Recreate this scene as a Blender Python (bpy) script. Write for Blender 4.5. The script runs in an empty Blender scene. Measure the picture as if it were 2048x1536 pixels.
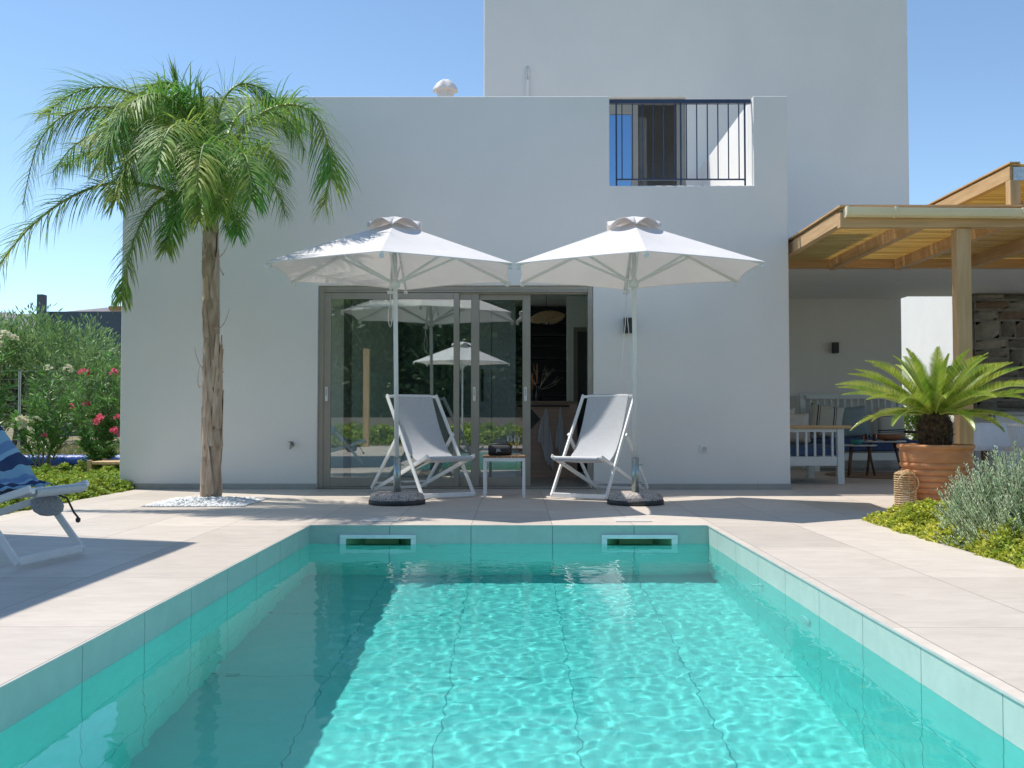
import bpy, bmesh, math, random
from mathutils import Vector, Matrix, noise
R = math.radians
random.seed(7)
sc = bpy.context.scene
C = sc.collection
# ------------------------------------------------------------------ camera
cam = bpy.data.cameras.new('camera')
co = bpy.data.objects.new('camera', cam); C.objects.link(co); sc.camera = co
cam.sensor_width = 36; cam.lens = 2040/2048*36; cam.clip_start = .05; cam.clip_end = 6000
CAMZ = .8; PITCH = R(1.88); YAW = R(.22)
co.location = (0, 0, CAMZ); co.rotation_euler = (R(90)+PITCH, 0, YAW)
# ------------------------------------------------------------------ world + sun
SUN = Vector((-.515, .22, 1.0)).normalized()
w = bpy.data.worlds.new('World'); sc.world = w; w.use_nodes = True
wn = w.node_tree; bg = wn.nodes['Background']
sky = wn.nodes.new('ShaderNodeTexSky'); sky.sky_type = 'NISHITA'; sky.sun_disc = False
sky.sun_elevation = math.asin(SUN.z); sky.sun_rotation = math.atan2(SUN.x, SUN.y)
sky.altitude = 100; sky.air_density = .8; sky.dust_density = 0; sky.ozone_density = 2.2
tnt = wn.nodes.new('ShaderNodeMix'); tnt.data_type = 'RGBA'; tnt.blend_type = 'MULTIPLY'; tnt.inputs[0].default_value = 1; tnt.inputs[7].default_value = (1.0, 1.03, .97, 1)
wn.links.new(sky.outputs[0], tnt.inputs[6]); wn.links.new(tnt.outputs[2], bg.inputs[0]); bg.inputs[1].default_value = .15
sun = bpy.data.lights.new('sun', 'SUN'); sun.energy = 3.6; sun.angle = R(.5); sun.color = (1, .955, .88)
sun.cycles.is_caustics_light = True
so = bpy.data.objects.new('sun', sun); C.objects.link(so)
so.rotation_euler = SUN.to_track_quat('Z', 'Y').to_euler(); so.location = (0, 0, 20)
sc.view_settings.view_transform = 'Standard'; sc.view_settings.look = 'None'
sc.view_settings.gamma = 1; sc.view_settings.exposure = 0.42
sc.cycles.max_bounces = 10; sc.cycles.transparent_max_bounces = 16
sc.cycles.diffuse_bounces = 5

def at(px, py, Y):
    """world point at depth Y for a pixel measured in the 2048x1536 photograph"""
    a = (px-1024)/2040; b = (768-py)/2040
    d = (a, math.cos(PITCH)-b*math.sin(PITCH), math.sin(PITCH)+b*math.cos(PITCH))
    d = (d[0]*math.cos(YAW)-d[1]*math.sin(YAW), d[0]*math.sin(YAW)+d[1]*math.cos(YAW), d[2])
    t = Y/d[1]; return Vector((d[0]*t, Y, CAMZ+d[2]*t))

# ------------------------------------------------------------------ mesh builder
class MB:
    def __init__(s): s.v = []; s.f = []
    def add(s, vs, fs):
        n = len(s.v); s.v += [tuple(p) for p in vs]; s.f += [tuple(i+n for i in f) for f in fs]; return s
    def box(s, x0, x1, y0, y1, z0, z1):
        return s.add([(x0,y0,z0),(x1,y0,z0),(x1,y1,z0),(x0,y1,z0),(x0,y0,z1),(x1,y0,z1),(x1,y1,z1),(x0,y1,z1)],
                     [(0,3,2,1),(4,5,6,7),(0,1,5,4),(1,2,6,5),(2,3,7,6),(3,0,4,7)])
    def bar(s, p, q, w_, t_, up=(0,0,1)):
        """rectangular bar from p to q, w_ across, t_ along 'up'"""
        p = Vector(p); q = Vector(q); d = (q-p).normalized(); u = Vector(up)
        a = d.cross(u)
        if a.length < 1e-4: a = d.cross(Vector((1,0,0)))
        a.normalize(); b = a.cross(d).normalized()
        vs = []
        for e in (p, q):
            for i, j in ((-1,-1),(1,-1),(1,1),(-1,1)): vs.append(e+a*(i*w_/2)+b*(j*t_/2))
        return s.add(vs, [(3,2,1,0),(4,5,6,7),(0,1,5,4),(1,2,6,5),(2,3,7,6),(3,0,4,7)])
    def tube(s, pts, r, n=8, caps=True, r2=None):
        pts = [Vector(p) for p in pts]; vs = []; fs = []; m = len(pts)
        ref = Vector((0,0,1))
        for i, p in enumerate(pts):
            d = (pts[min(i+1,m-1)]-pts[max(i-1,0)]).normalized()
            if i == 0:
                a = d.cross(ref)
                if a.length < .05: a = d.cross(Vector((1,0,0)))
                a.normalize()
            else:
                a = (a - d*a.dot(d)).normalized()
            b = d.cross(a)
            rr = r[i] if isinstance(r, (list, tuple)) else (r if r2 is None else r+(r2-r)*i/(m-1))
            for k in range(n):
                t = 2*math.pi*k/n; vs.append(p+a*(rr*math.cos(t))+b*(rr*math.sin(t)))
        for i in range(m-1):
            for k in range(n):
                fs.append((i*n+k, i*n+(k+1)%n, (i+1)*n+(k+1)%n, (i+1)*n+k))
        if caps: fs += [tuple(range(n-1,-1,-1)), tuple((m-1)*n+k for k in range(n))]
        return s.add(vs, fs)
    def lathe(s, prof, n=32, c=(0,0,0), rfun=None):
        vs = []; fs = []; m = len(prof)
        for i, (r, z) in enumerate(prof):
            for k in range(n):
                t = 2*math.pi*k/n; rr = r*(rfun(t, i) if rfun else 1)
                vs.append((c[0]+rr*math.cos(t), c[1]+rr*math.sin(t), c[2]+z))
        for i in range(m-1):
            for k in range(n): fs.append((i*n+k, i*n+(k+1)%n, (i+1)*n+(k+1)%n, (i+1)*n+k))
        fs += [tuple(range(n-1,-1,-1)), tuple((m-1)*n+k for k in range(n))]
        return s.add(vs, fs)
    def grid(s, P, closed=False):
        """P[i][j] points -> quads"""
        m = len(P); n = len(P[0]); vs = [p for row in P for p in row]; fs = []
        for i in range(m-1):
            for j in range(n-1 if not closed else n):
                fs.append((i*n+j, i*n+(j+1)%n, (i+1)*n+(j+1)%n, (i+1)*n+j))
        return s.add(vs, fs)
    def prism(s, pts, axis, a, b):
        """polygon pts (2D) extruded along an axis from a to b"""
        n = len(pts)
        def mk(p, t): return {'x': (t,p[0],p[1]), 'y': (p[0],t,p[1]), 'z': (p[0],p[1],t)}[axis]
        return s.add([mk(p,a) for p in pts]+[mk(p,b) for p in pts],
                     [tuple(range(n-1,-1,-1)), tuple(range(n,2*n))]+[(i,(i+1)%n,n+(i+1)%n,n+i) for i in range(n)])
    def xf(s, M, i0=0):
        s.v = s.v[:i0]+[tuple(M @ Vector(p)) for p in s.v[i0:]]; return s
    def build(s, name, mat, parent=None, smooth=False, bevel=0, seg=2, solid=0, sub=0, world=False, angle=35, weld=False, recalc=True):
        vs = s.v
        if world and parent is not None:
            o = Vector((0,0,0)); q = parent
            while q is not None: o += q.location; q = q.parent
            vs = [(p[0]-o.x, p[1]-o.y, p[2]-o.z) for p in vs]
        me = bpy.data.meshes.new(name); me.from_pydata(vs, [], s.f)
        bm = bmesh.new(); bm.from_mesh(me)
        if weld: bmesh.ops.remove_doubles(bm, verts=bm.verts, dist=1e-4)
        if recalc and len(bm.faces) < 60000: bmesh.ops.recalc_face_normals(bm, faces=bm.faces)
        bm.to_mesh(me); bm.free()
        me.materials.append(mat)
        if smooth: me.polygons.foreach_set('use_smooth', [True]*len(me.polygons))
        o = bpy.data.objects.new(name, me); C.objects.link(o); o.parent = parent
        if solid:
            m = o.modifiers.new('solid', 'SOLIDIFY'); m.thickness = solid; m.offset = 0
        if sub:
            m = o.modifiers.new('sub', 'SUBSURF'); m.levels = sub; m.render_levels = sub
        if bevel:
            m = o.modifiers.new('bevel', 'BEVEL'); m.width = bevel; m.segments = seg; m.limit_method = 'ANGLE'; m.angle_limit = R(angle)
            m.harden_normals = True
            me.polygons.foreach_set('use_smooth', [True]*len(me.polygons))
        return o

def thing(name, label, cat, loc=(0,0,0), rz=0, group=None):
    o = bpy.data.objects.new(name, None); C.objects.link(o)
    o.location = loc; o.rotation_euler = (0,0,rz); o['label'] = label; o['category'] = cat
    o.empty_display_size = .1
    if group: o['group'] = group
    return o
def tag(o, label=None, cat=None, group=None, kind=None):
    if label: o['label'] = label
    if cat: o['category'] = cat
    if group: o['group'] = group
    if kind: o['kind'] = kind
    return o
def copy_tree(o, parent=None):
    c = o.copy(); C.objects.link(c); c.parent = parent
    for ch in list(o.children): copy_tree(ch, c)
    return c

# ------------------------------------------------------------------ materials
def newmat(name):
    m = bpy.data.materials.new(name); m.use_nodes = True
    return m, m.node_tree, m.node_tree.nodes['Principled BSDF']
def N(nt, t, **k):
    n = nt.nodes.new(t)
    for a, b in k.items():
        if a in n.inputs: n.inputs[a].default_value = b
        else: setattr(n, a, b)
    return n
def math_(nt, op, a, b=None, c=None):
    n = nt.nodes.new('ShaderNodeMath'); n.operation = op
    for i, x in enumerate((a, b, c)):
        if x is None: continue
        if isinstance(x, (int, float)): n.inputs[i].default_value = x
        else: nt.links.new(x, n.inputs[i])
    return n.outputs[0]
def mixc(nt, f, a, b, blend='MIX'):
    n = nt.nodes.new('ShaderNodeMix'); n.data_type = 'RGBA'; n.blend_type = blend
    for i, x in ((0, f), (6, a), (7, b)):
        if isinstance(x, (int, float)): n.inputs[i].default_value = x
        elif isinstance(x, tuple): n.inputs[i].default_value = (*x[:3], 1)
        else: nt.links.new(x, n.inputs[i])
    return n.outputs[2]
def mat(name, c1, c2=None, scale=8, stretch=(1,1,1), rough=.6, bump=0, bscale=None, metal=0, detail=4, lo=.35, hi=.65,
        coord='world', spec=.5, transl=0, island=0):
    m, nt, p = newmat(name)
    if coord == 'world': src = N(nt, 'ShaderNodeNewGeometry').outputs['Position']
    else: src = N(nt, 'ShaderNodeTexCoord').outputs['Object']
    mp = N(nt, 'ShaderNodeMapping'); mp.inputs['Scale'].default_value = stretch; nt.links.new(src, mp.inputs[0])
    no = N(nt, 'ShaderNodeTexNoise', Scale=scale, Detail=detail); nt.links.new(mp.outputs[0], no.inputs['Vector'])
    c2 = c2 or tuple(x*.9 for x in c1)
    rmp = N(nt, 'ShaderNodeMapRange'); rmp.inputs[1].default_value = lo; rmp.inputs[2].default_value = hi
    nt.links.new(no.outputs[0], rmp.inputs[0])
    col = mixc(nt, rmp.outputs[0], c1, c2)
    if island:
        g = N(nt, 'ShaderNodeNewGeometry').outputs['Random Per Island']
        k = math_(nt, 'MULTIPLY_ADD', g, 2*island, 1-island)
        cb = N(nt, 'ShaderNodeCombineXYZ'); [nt.links.new(k, cb.inputs[i]) for i in range(3)]
        col = mixc(nt, 1.0, col, cb.outputs[0], 'MULTIPLY')
    nt.links.new(col, p.inputs['Base Color'])
    p.inputs['Roughness'].default_value = rough; p.inputs['Metallic'].default_value = metal
    p.inputs['Specular IOR Level'].default_value = spec
    if bump:
        b = N(nt, 'ShaderNodeBump', Strength=1.0, Distance=bump)
        if bscale:
            n2 = N(nt, 'ShaderNodeTexNoise', Scale=bscale, Detail=6); nt.links.new(mp.outputs[0], n2.inputs['Vector']); nt.links.new(n2.outputs[0], b.inputs['Height'])
        else: nt.links.new(no.outputs[0], b.inputs['Height'])
        nt.links.new(b.outputs[0], p.inputs['Normal'])
    if transl:
        tr = N(nt, 'ShaderNodeBsdfTranslucent'); nt.links.new(col, tr.inputs[0])
        mx = N(nt, 'ShaderNodeMixShader'); mx.inputs[0].default_value = transl
        out = nt.nodes['Material Output']
        nt.links.new(p.outputs[0], mx.inputs[1]); nt.links.new(tr.outputs[0], mx.inputs[2]); nt.links.new(mx.outputs[0], out.inputs[0])
    return m
def joint(nt, coord, period, off, width):
    """1 on a joint line every `period` metres"""
    u = math_(nt, 'SUBTRACT', coord, off); u = math_(nt, 'DIVIDE', u, period)
    fr = math_(nt, 'FRACT', math_(nt, 'ADD', u, 1000.5)); d = math_(nt, 'ABSOLUTE', math_(nt, 'SUBTRACT', fr, .5))
    return math_(nt, 'LESS_THAN', d, width/period/2), math_(nt, 'FLOOR', u)
def tile_mat(name, c1, c2, cj, px, ox, py, oy, pz=None, oz=0, rough=.45, jw=.004, vein=(2.2, 9, 3), jointmix=.6, var=.08):
    m, nt, p = newmat(name)
    pos = N(nt, 'ShaderNodeNewGeometry').outputs['Position']
    sx = N(nt, 'ShaderNodeSeparateXYZ'); nt.links.new(pos, sx.inputs[0])
    nrm = N(nt, 'ShaderNodeSeparateXYZ'); nt.links.new(N(nt, 'ShaderNodeNewGeometry').outputs['True Normal'], nrm.inputs[0])
    jx, ix = joint(nt, sx.outputs[0], px, ox, jw); jy, iy = joint(nt, sx.outputs[1], py, oy, jw)
    def notfacing(k): return math_(nt, 'LESS_THAN', math_(nt, 'ABSOLUTE', nrm.outputs[k]), .7)
    j = math_(nt, 'MAXIMUM', math_(nt, 'MULTIPLY', jx, notfacing(0)), math_(nt, 'MULTIPLY', jy, notfacing(1)))
    ids = math_(nt, 'ADD', math_(nt, 'MULTIPLY', ix, 3.17), math_(nt, 'MULTIPLY', iy, 7.31))
    if pz:
        jz, iz = joint(nt, sx.outputs[2], pz, oz, jw)
        j = math_(nt, 'MAXIMUM', j, math_(nt, 'MULTIPLY', jz, notfacing(2)))
        ids = math_(nt, 'ADD', ids, math_(nt, 'MULTIPLY', iz, 5.3))
    wnz = N(nt, 'ShaderNodeTexWhiteNoise', noise_dimensions='1D'); nt.links.new(ids, wnz.inputs['W'])
    mp = N(nt, 'ShaderNodeMapping'); mp.inputs['Scale'].default_value = vein
    off = N(nt, 'ShaderNodeCombineXYZ'); nt.links.new(math_(nt, 'MULTIPLY', wnz.outputs[0], 40), off.inputs[0]); nt.links.new(off.outputs[0], mp.inputs['Location'])
    nt.links.new(pos, mp.inputs[0])
    no = N(nt, 'ShaderNodeTexNoise', Scale=1.6, Detail=7, Roughness=.62, Distortion=.8); nt.links.new(mp.outputs[0], no.inputs['Vector'])
    rm = N(nt, 'ShaderNodeMapRange'); rm.inputs[1].default_value = .3; rm.inputs[2].default_value = .7; nt.links.new(no.outputs[0], rm.inputs[0])
    col = mixc(nt, rm.outputs[0], c1, c2)
    # per-tile tone and light dirt
    k = math_(nt, 'MULTIPLY_ADD', wnz.outputs[0], var, 1-var/2)
    n3 = N(nt, 'ShaderNodeTexNoise', Scale=.9, Detail=5); nt.links.new(pos, n3.inputs['Vector'])
    k = math_(nt, 'MULTIPLY', k, math_(nt, 'MULTIPLY_ADD', n3.outputs[0], .30, .85))
    cb = N(nt, 'ShaderNodeCombineXYZ'); [nt.links.new(k, cb.inputs[i]) for i in range(3)]
    col = mixc(nt, 1.0, col, cb.outputs[0], 'MULTIPLY')
    col = mixc(nt, math_(nt, 'MULTIPLY', j, jointmix), col, cj)
    nt.links.new(col, p.inputs['Base Color']); p.inputs['Roughness'].default_value = rough
    b = N(nt, 'ShaderNodeBump', Strength=.5, Distance=.002)
    nt.links.new(math_(nt, 'SUBTRACT', math_(nt, 'MULTIPLY', no.outputs[0], .5), j), b.inputs['Height']); nt.links.new(b.outputs[0], p.inputs['Normal'])
    return m

M = {}
def plaster():
    m, nt, p = newmat('plaster')
    pos = N(nt, 'ShaderNodeNewGeometry').outputs['Position']
    a = N(nt, 'ShaderNodeTexNoise', Scale=.7, Detail=5, Roughness=.6); nt.links.new(pos, a.inputs['Vector'])
    mp = N(nt, 'ShaderNodeMapping'); mp.inputs['Scale'].default_value = (1.2, 1.2, .8); nt.links.new(pos, mp.inputs[0])
    s = N(nt, 'ShaderNodeTexNoise', Scale=2, Detail=5); nt.links.new(mp.outputs[0], s.inputs['Vector'])
    f = math_(nt, 'MULTIPLY', math_(nt, 'ADD', a.outputs[0], s.outputs[0]), .5)
    rm = N(nt, 'ShaderNodeMapRange'); rm.inputs[1].default_value = .35; rm.inputs[2].default_value = .65; nt.links.new(f, rm.inputs[0])
    col = mixc(nt, rm.outputs[0], (.78, .77, .74), (.74, .735, .71))
    nt.links.new(col, p.inputs['Base Color']); p.inputs['Roughness'].default_value = .85
    n2 = N(nt, 'ShaderNodeTexNoise', Scale=160, Detail=3); nt.links.new(pos, n2.inputs['Vector'])
    n3 = N(nt, 'ShaderNodeTexNoise', Scale=3, Detail=4); nt.links.new(pos, n3.inputs['Vector'])
    b = N(nt, 'ShaderNodeBump', Strength=.35, Distance=.002); nt.links.new(n2.outputs[0], b.inputs['Height'])
    b2 = N(nt, 'ShaderNodeBump', Strength=.5, Distance=.012); nt.links.new(n3.outputs[0], b2.inputs['Height']); nt.links.new(b.outputs[0], b2.inputs['Normal'])
    nt.links.new(b2.outputs[0], p.inputs['Normal'])
    return m
M['plaster'] = plaster()
M['deck'] = tile_mat('deck_tile', (.70,.615,.53), (.585,.505,.43), (.27,.23,.20), .604, .271, 1.208, .30, rough=.5, jw=.005, jointmix=.9, var=.2, vein=(2.5,6,3))
M['pool'] = tile_mat('pool_tile', (.49,.59,.53), (.43,.53,.475), (.10,.18,.17), .604, .271, .604, 6.04, pz=.604, oz=0, rough=.45, jw=.006, jointmix=.85, vein=(5,5,5), var=.03)  # base tinted green to include light bounced up off the water
M['poolfloor'] = tile_mat('pool_floor_tile', (.66,.76,.73), (.61,.72,.69), (.16,.34,.36), .604, .271, 1.208, .30, rough=.45, jw=.006, jointmix=.8, vein=(5,5,5), var=.03)
def bounce_below_water():
    # wall tiles painted brighter below the waterline for light bounced off the floor
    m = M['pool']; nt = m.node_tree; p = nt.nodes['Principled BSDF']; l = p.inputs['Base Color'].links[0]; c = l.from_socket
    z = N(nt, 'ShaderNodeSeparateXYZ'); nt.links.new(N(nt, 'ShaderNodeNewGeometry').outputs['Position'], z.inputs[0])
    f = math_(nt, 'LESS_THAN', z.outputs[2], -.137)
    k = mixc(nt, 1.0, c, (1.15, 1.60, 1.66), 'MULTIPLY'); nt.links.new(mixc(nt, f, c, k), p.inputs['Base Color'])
bounce_below_water()
M['plinth'] = tile_mat('plinth_tile', (.40,.40,.37), (.33,.33,.31), (.2,.2,.19), 1.208, .271, 5, 0, jw=.004)
M['canvas'] = mat('canvas', (.84,.80,.78), (.80,.765,.745), scale=3, rough=.9, bump=.012, bscale=3.5, transl=.14, coord='obj')
M['sling'] = mat('sling_mesh', (.57,.58,.605), (.53,.54,.565), scale=40, rough=.8, bump=.0005, bscale=900, transl=.12, coord='obj')
M['white'] = mat('white_paint', (.80,.80,.79), (.75,.75,.74), scale=5, rough=.4, coord='obj')
M['whitemetal'] = mat('white_metal', (.74,.76,.75), (.70,.72,.71), scale=5, rough=.35, coord='obj')
M['galv'] = mat('galvanised', (.45,.50,.48), (.33,.38,.37), scale=25, rough=.35, metal=.8, coord='obj')
M['steel'] = mat('steel', (.5,.5,.5), (.42,.42,.42), scale=20, rough=.3, metal=1)
M['rubber'] = mat('rubber', (.03,.03,.032), (.045,.045,.045), scale=20, rough=.6)
M['black'] = mat('black_metal', (.02,.022,.025), (.03,.03,.035), scale=20, rough=.45)
M['navy'] = mat('navy_metal', (.03,.05,.10), (.035,.055,.11), scale=20, rough=.4)
M['taupe'] = mat('taupe_frame', (.35,.325,.275), (.32,.30,.255), scale=6, rough=.4, metal=.2)
M['pine'] = mat('pine', (.64,.42,.22), (.52,.325,.155), scale=5, stretch=(6,.5,6), rough=.55, bump=.001)
M['pinez'] = mat('pine_post', (.64,.42,.22), (.52,.325,.155), scale=5, stretch=(6,6,.4), rough=.55, bump=.001)
M['pinex'] = mat('pine_beam', (.64,.42,.22), (.52,.325,.155), scale=5, stretch=(.4,6,6), rough=.55, bump=.001)
M['walnut'] = mat('dark_wood', (.16,.075,.035), (.10,.045,.022), scale=8, stretch=(4,4,.6), rough=.5)
M['teak'] = mat('teak_slat', (.40,.22,.11), (.30,.15,.07), scale=9, stretch=(.6,6,1), rough=.55, coord='obj')
M['oak'] = mat('oak_panel', (.74,.52,.41), (.64,.42,.32), scale=6, stretch=(.6,1,5), rough=.5)
M['terracotta'] = mat('terracotta', (.66,.30,.13), (.54,.21,.085), scale=5, stretch=(1,1,3), rough=.7, bump=.002, bscale=30, coord='obj')
M['soil'] = mat('soil', (.10,.07,.045), (.05,.035,.025), scale=20, rough=.95, bump=.01)
M['pebble'] = mat('pebble_white', (.86,.86,.85), (.70,.70,.69), scale=30, rough=.7, island=.08)
M['rattan'] = mat('rattan', (.72,.50,.27), (.55,.35,.17), scale=30, rough=.6)
M['navycloth'] = mat('navy_cushion', (.045,.075,.17), (.06,.09,.2), scale=20, rough=.9, bump=.002)
M['linen'] = mat('linen', (.58,.54,.48), (.50,.47,.42), scale=15, rough=.9, bump=.003)
M['greycloth'] = mat('grey_cushion', (.26,.32,.34), (.22,.28,.30), scale=12, rough=.9, bump=.003)
M['tablecloth'] = mat('table_cloth', (.74,.76,.80), (.68,.70,.75), scale=9, rough=.9, bump=.004)
M['olive'] = mat('olive_leaf', (.17,.30,.09), (.30,.44,.17), scale=1.5, rough=.55, island=.45, transl=.25)
M['darkleaf'] = mat('dark_leaf', (.025,.06,.022), (.05,.10,.03), scale=1.2, rough=.5, island=.5, transl=.2)
M['oleander'] = mat('oleander_leaf', (.10,.26,.06), (.18,.36,.09), scale=3, rough=.4, island=.4, transl=.3)
M['cover'] = mat('cover_leaf', (.36,.45,.055), (.72,.69,.11), scale=6, rough=.5, island=.55, transl=.3)
M['cover2'] = mat('cover_leaf_green', (.26,.40,.05), (.48,.55,.09), scale=5, rough=.5, island=.4, transl=.3)
M['silver'] = mat('silver_leaf', (.46,.62,.36), (.72,.80,.55), scale=6, rough=.6, island=.3, transl=.25)
M['palm'] = mat('palm_leaf', (.14,.34,.06), (.42,.48,.10), scale=2.2, rough=.5, spec=.35, island=.4, transl=.42, lo=.4, hi=.7)
M['palmstem'] = mat('palm_stem', (.22,.30,.08), (.30,.32,.12), scale=10, rough=.5)
M['cycad'] = mat('cycad_leaf', (.17,.31,.035), (.44,.50,.075), scale=5, rough=.30, island=.5, transl=.3)
M['midrib'] = mat('cycad_midrib', (.55,.58,.14), (.48,.52,.12), rough=.4)
M['fibre'] = mat('cycad_fibre', (.14,.08,.04), (.04,.025,.015), scale=25, rough=.9, island=.4)
M['bark'] = mat('palm_bark', (.50,.39,.29), (.26,.175,.11), scale=7, stretch=(3,3,.6), rough=.9, bump=.02, detail=8)
M['husk'] = mat('palm_husk', (.56,.45,.35), (.38,.26,.17), scale=9, stretch=(4,4,.5), rough=.9, bump=.006, detail=8, island=.2)
M['trunk'] = mat('tree_bark', (.18,.14,.10), (.10,.08,.055), scale=12, rough=.95, bump=.02)
M['earth'] = mat('dry_earth', (.30,.24,.15), (.17,.16,.07), scale=2.5, rough=.95, bump=.03)
M['grass'] = mat('weed_grass', (.20,.27,.07), (.42,.34,.18), scale=1.0, rough=.7, island=.35, transl=.2)
M['hill'] = mat('hill_scrub', (.27,.235,.235), (.14,.135,.15), scale=.03, rough=.95, detail=9, lo=.42, hi=.6)
M['grey'] = mat('grey_panel', (.62,.66,.70), (.59,.63,.67), scale=2, rough=.6)
M['room'] = mat('room_wall', (.74,.80,.74), (.70,.76,.70), scale=2, rough=.9)
M['pink'] = mat('pink_petal', (.85,.14,.27), (.95,.30,.42), scale=30, rough=.6, transl=.3, island=.2)
M['petal'] = mat('white_petal', (.85,.84,.70), (.75,.72,.50), scale=30, rough=.6, transl=.3)
M['bluefoil'] = mat('blue_cover', (.015,.06,.30), (.03,.12,.42), scale=25, rough=.4, bump=.01)

def terrazzo():
    m, nt, p = newmat('terrazzo')
    pos = N(nt, 'ShaderNodeTexCoord').outputs['Object']
    v = N(nt, 'ShaderNodeTexVoronoi', Scale=150); nt.links.new(pos, v.inputs['Vector'])
    r = N(nt, 'ShaderNodeValToRGB'); nt.links.new(v.outputs['Color'], r.inputs[0])
    e = r.color_ramp.elements; e[0].position = .25; e[0].color = (.06,.055,.055,1); e[1].position = .38; e[1].color = (.46,.40,.36,1)
    x = r.color_ramp.elements.new(.8); x.color = (.60,.52,.47,1)
    nt.links.new(r.outputs[0], p.inputs['Base Color']); p.inputs['Roughness'].default_value = .75
    return m
M['terrazzo'] = terrazzo()
def bamboo():
    m, nt, p = newmat('bamboo_cane')
    pos = N(nt, 'ShaderNodeNewGeometry').outputs['Position']
    mp = N(nt, 'ShaderNodeMapping'); mp.inputs['Scale'].default_value = (.8, 60, 1); nt.links.new(pos, mp.inputs[0])
    a = N(nt, 'ShaderNodeTexNoise', Scale=1.5, Detail=4); nt.links.new(mp.outputs[0], a.inputs['Vector'])
    rm = N(nt, 'ShaderNodeMapRange'); rm.inputs[1].default_value = .35; rm.inputs[2].default_value = .62; nt.links.new(a.outputs[0], rm.inputs[0])
    col = mixc(nt, rm.outputs[0], (.60,.44,.19), (.92,.78,.42))
    nt.links.new(col, p.inputs['Base Color']); p.inputs['Roughness'].default_value = .5
    tr = N(nt, 'ShaderNodeBsdfTranslucent'); nt.links.new(col, tr.inputs[0])
    mx = N(nt, 'ShaderNodeMixShader'); mx.inputs[0].default_value = .5
    nt.links.new(p.outputs[0], mx.inputs[1]); nt.links.new(tr.outputs[0], mx.inputs[2]); nt.links.new(mx.outputs[0], nt.nodes['Material Output'].inputs[0])
    return m
M['bamboo'] = bamboo()
def glass(name, tint=(1,1,1), boost=0., mul=1.0, ior=1.5, rough=0, col=(1,1,1)):
    m, nt, p = newmat(name); nt.nodes.remove(p)
    t = N(nt, 'ShaderNodeBsdfTransparent'); t.inputs[0].default_value = (*tint, 1)
    g = N(nt, 'ShaderNodeBsdfGlossy'); g.inputs['Roughness'].default_value = rough; g.inputs[0].default_value = (*col,1)
    f = N(nt, 'ShaderNodeFresnel'); f.inputs[0].default_value = ior
    k = math_(nt, 'MULTIPLY_ADD', f.outputs[0], mul, boost)
    mx = N(nt, 'ShaderNodeMixShader'); nt.links.new(k, mx.inputs[0]); nt.links.new(t.outputs[0], mx.inputs[1]); nt.links.new(g.outputs[0], mx.inputs[2])
    nt.links.new(mx.outputs[0], nt.nodes['Material Output'].inputs[0])
    return m
M['glass'] = glass('window_glass', (.80,.85,.83), .13, 1.5)
M['clear'] = glass('clear_glass', (.95,.95,.95), .03, 1.2)
M['wine'] = glass('white_wine', (.95,.85,.35), .03, 1.0)
def water():
    m, nt, p = newmat('pool_water'); nt.nodes.remove(p)
    r = N(nt, 'ShaderNodeBsdfRefraction', IOR=1.333, Roughness=0.0); r.inputs['Color'].default_value = (.45,.98,.975,1)
    g = N(nt, 'ShaderNodeBsdfGlossy', Roughness=0.0)
    f = N(nt, 'ShaderNodeFresnel'); f.inputs[0].default_value = 1.333
    mx = N(nt, 'ShaderNodeMixShader'); nt.links.new(f.outputs[0], mx.inputs[0]); nt.links.new(r.outputs[0], mx.inputs[1]); nt.links.new(g.outputs[0], mx.inputs[2])
    nt.links.new(mx.outputs[0], nt.nodes['Material Output'].inputs[0])
    return m
M['water'] = water()
def stone():
    m, nt, p = newmat('stone')
    g = N(nt, 'ShaderNodeNewGeometry')
    r = N(nt, 'ShaderNodeValToRGB'); nt.links.new(g.outputs['Random Per Island'], r.inputs[0])
    e = r.color_ramp.elements; e[0].color = (.16,.14,.11,1); e[1].color = (.36,.31,.24,1)
    for q, c in ((.25,(.24,.20,.15,1)),(.5,(.20,.12,.075,1)),(.75,(.28,.27,.24,1))): x = r.color_ramp.elements.new(q); x.color = c
    a = N(nt, 'ShaderNodeTexNoise', Scale=9, Detail=8, Roughness=.7); nt.links.new(g.outputs['Position'], a.inputs['Vector'])
    cb = N(nt, 'ShaderNodeCombineXYZ'); k = math_(nt, 'MULTIPLY_ADD', a.outputs[0], 1.4, .3); [nt.links.new(k, cb.inputs[i]) for i in range(3)]
    nt.links.new(mixc(nt, 1.0, r.outputs[0], cb.outputs[0], 'MULTIPLY'), p.inputs['Base Color']); p.inputs['Roughness'].default_value = .9
    b = N(nt, 'ShaderNodeBump', Strength=1, Distance=.03); nt.links.new(a.outputs[0], b.inputs['Height']); nt.links.new(b.outputs[0], p.inputs['Normal'])
    return m
M['stone'] = stone()
M['mortar'] = mat('mortar', (.27,.25,.21), (.20,.19,.16), scale=10, rough=.95, bump=.01)
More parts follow.
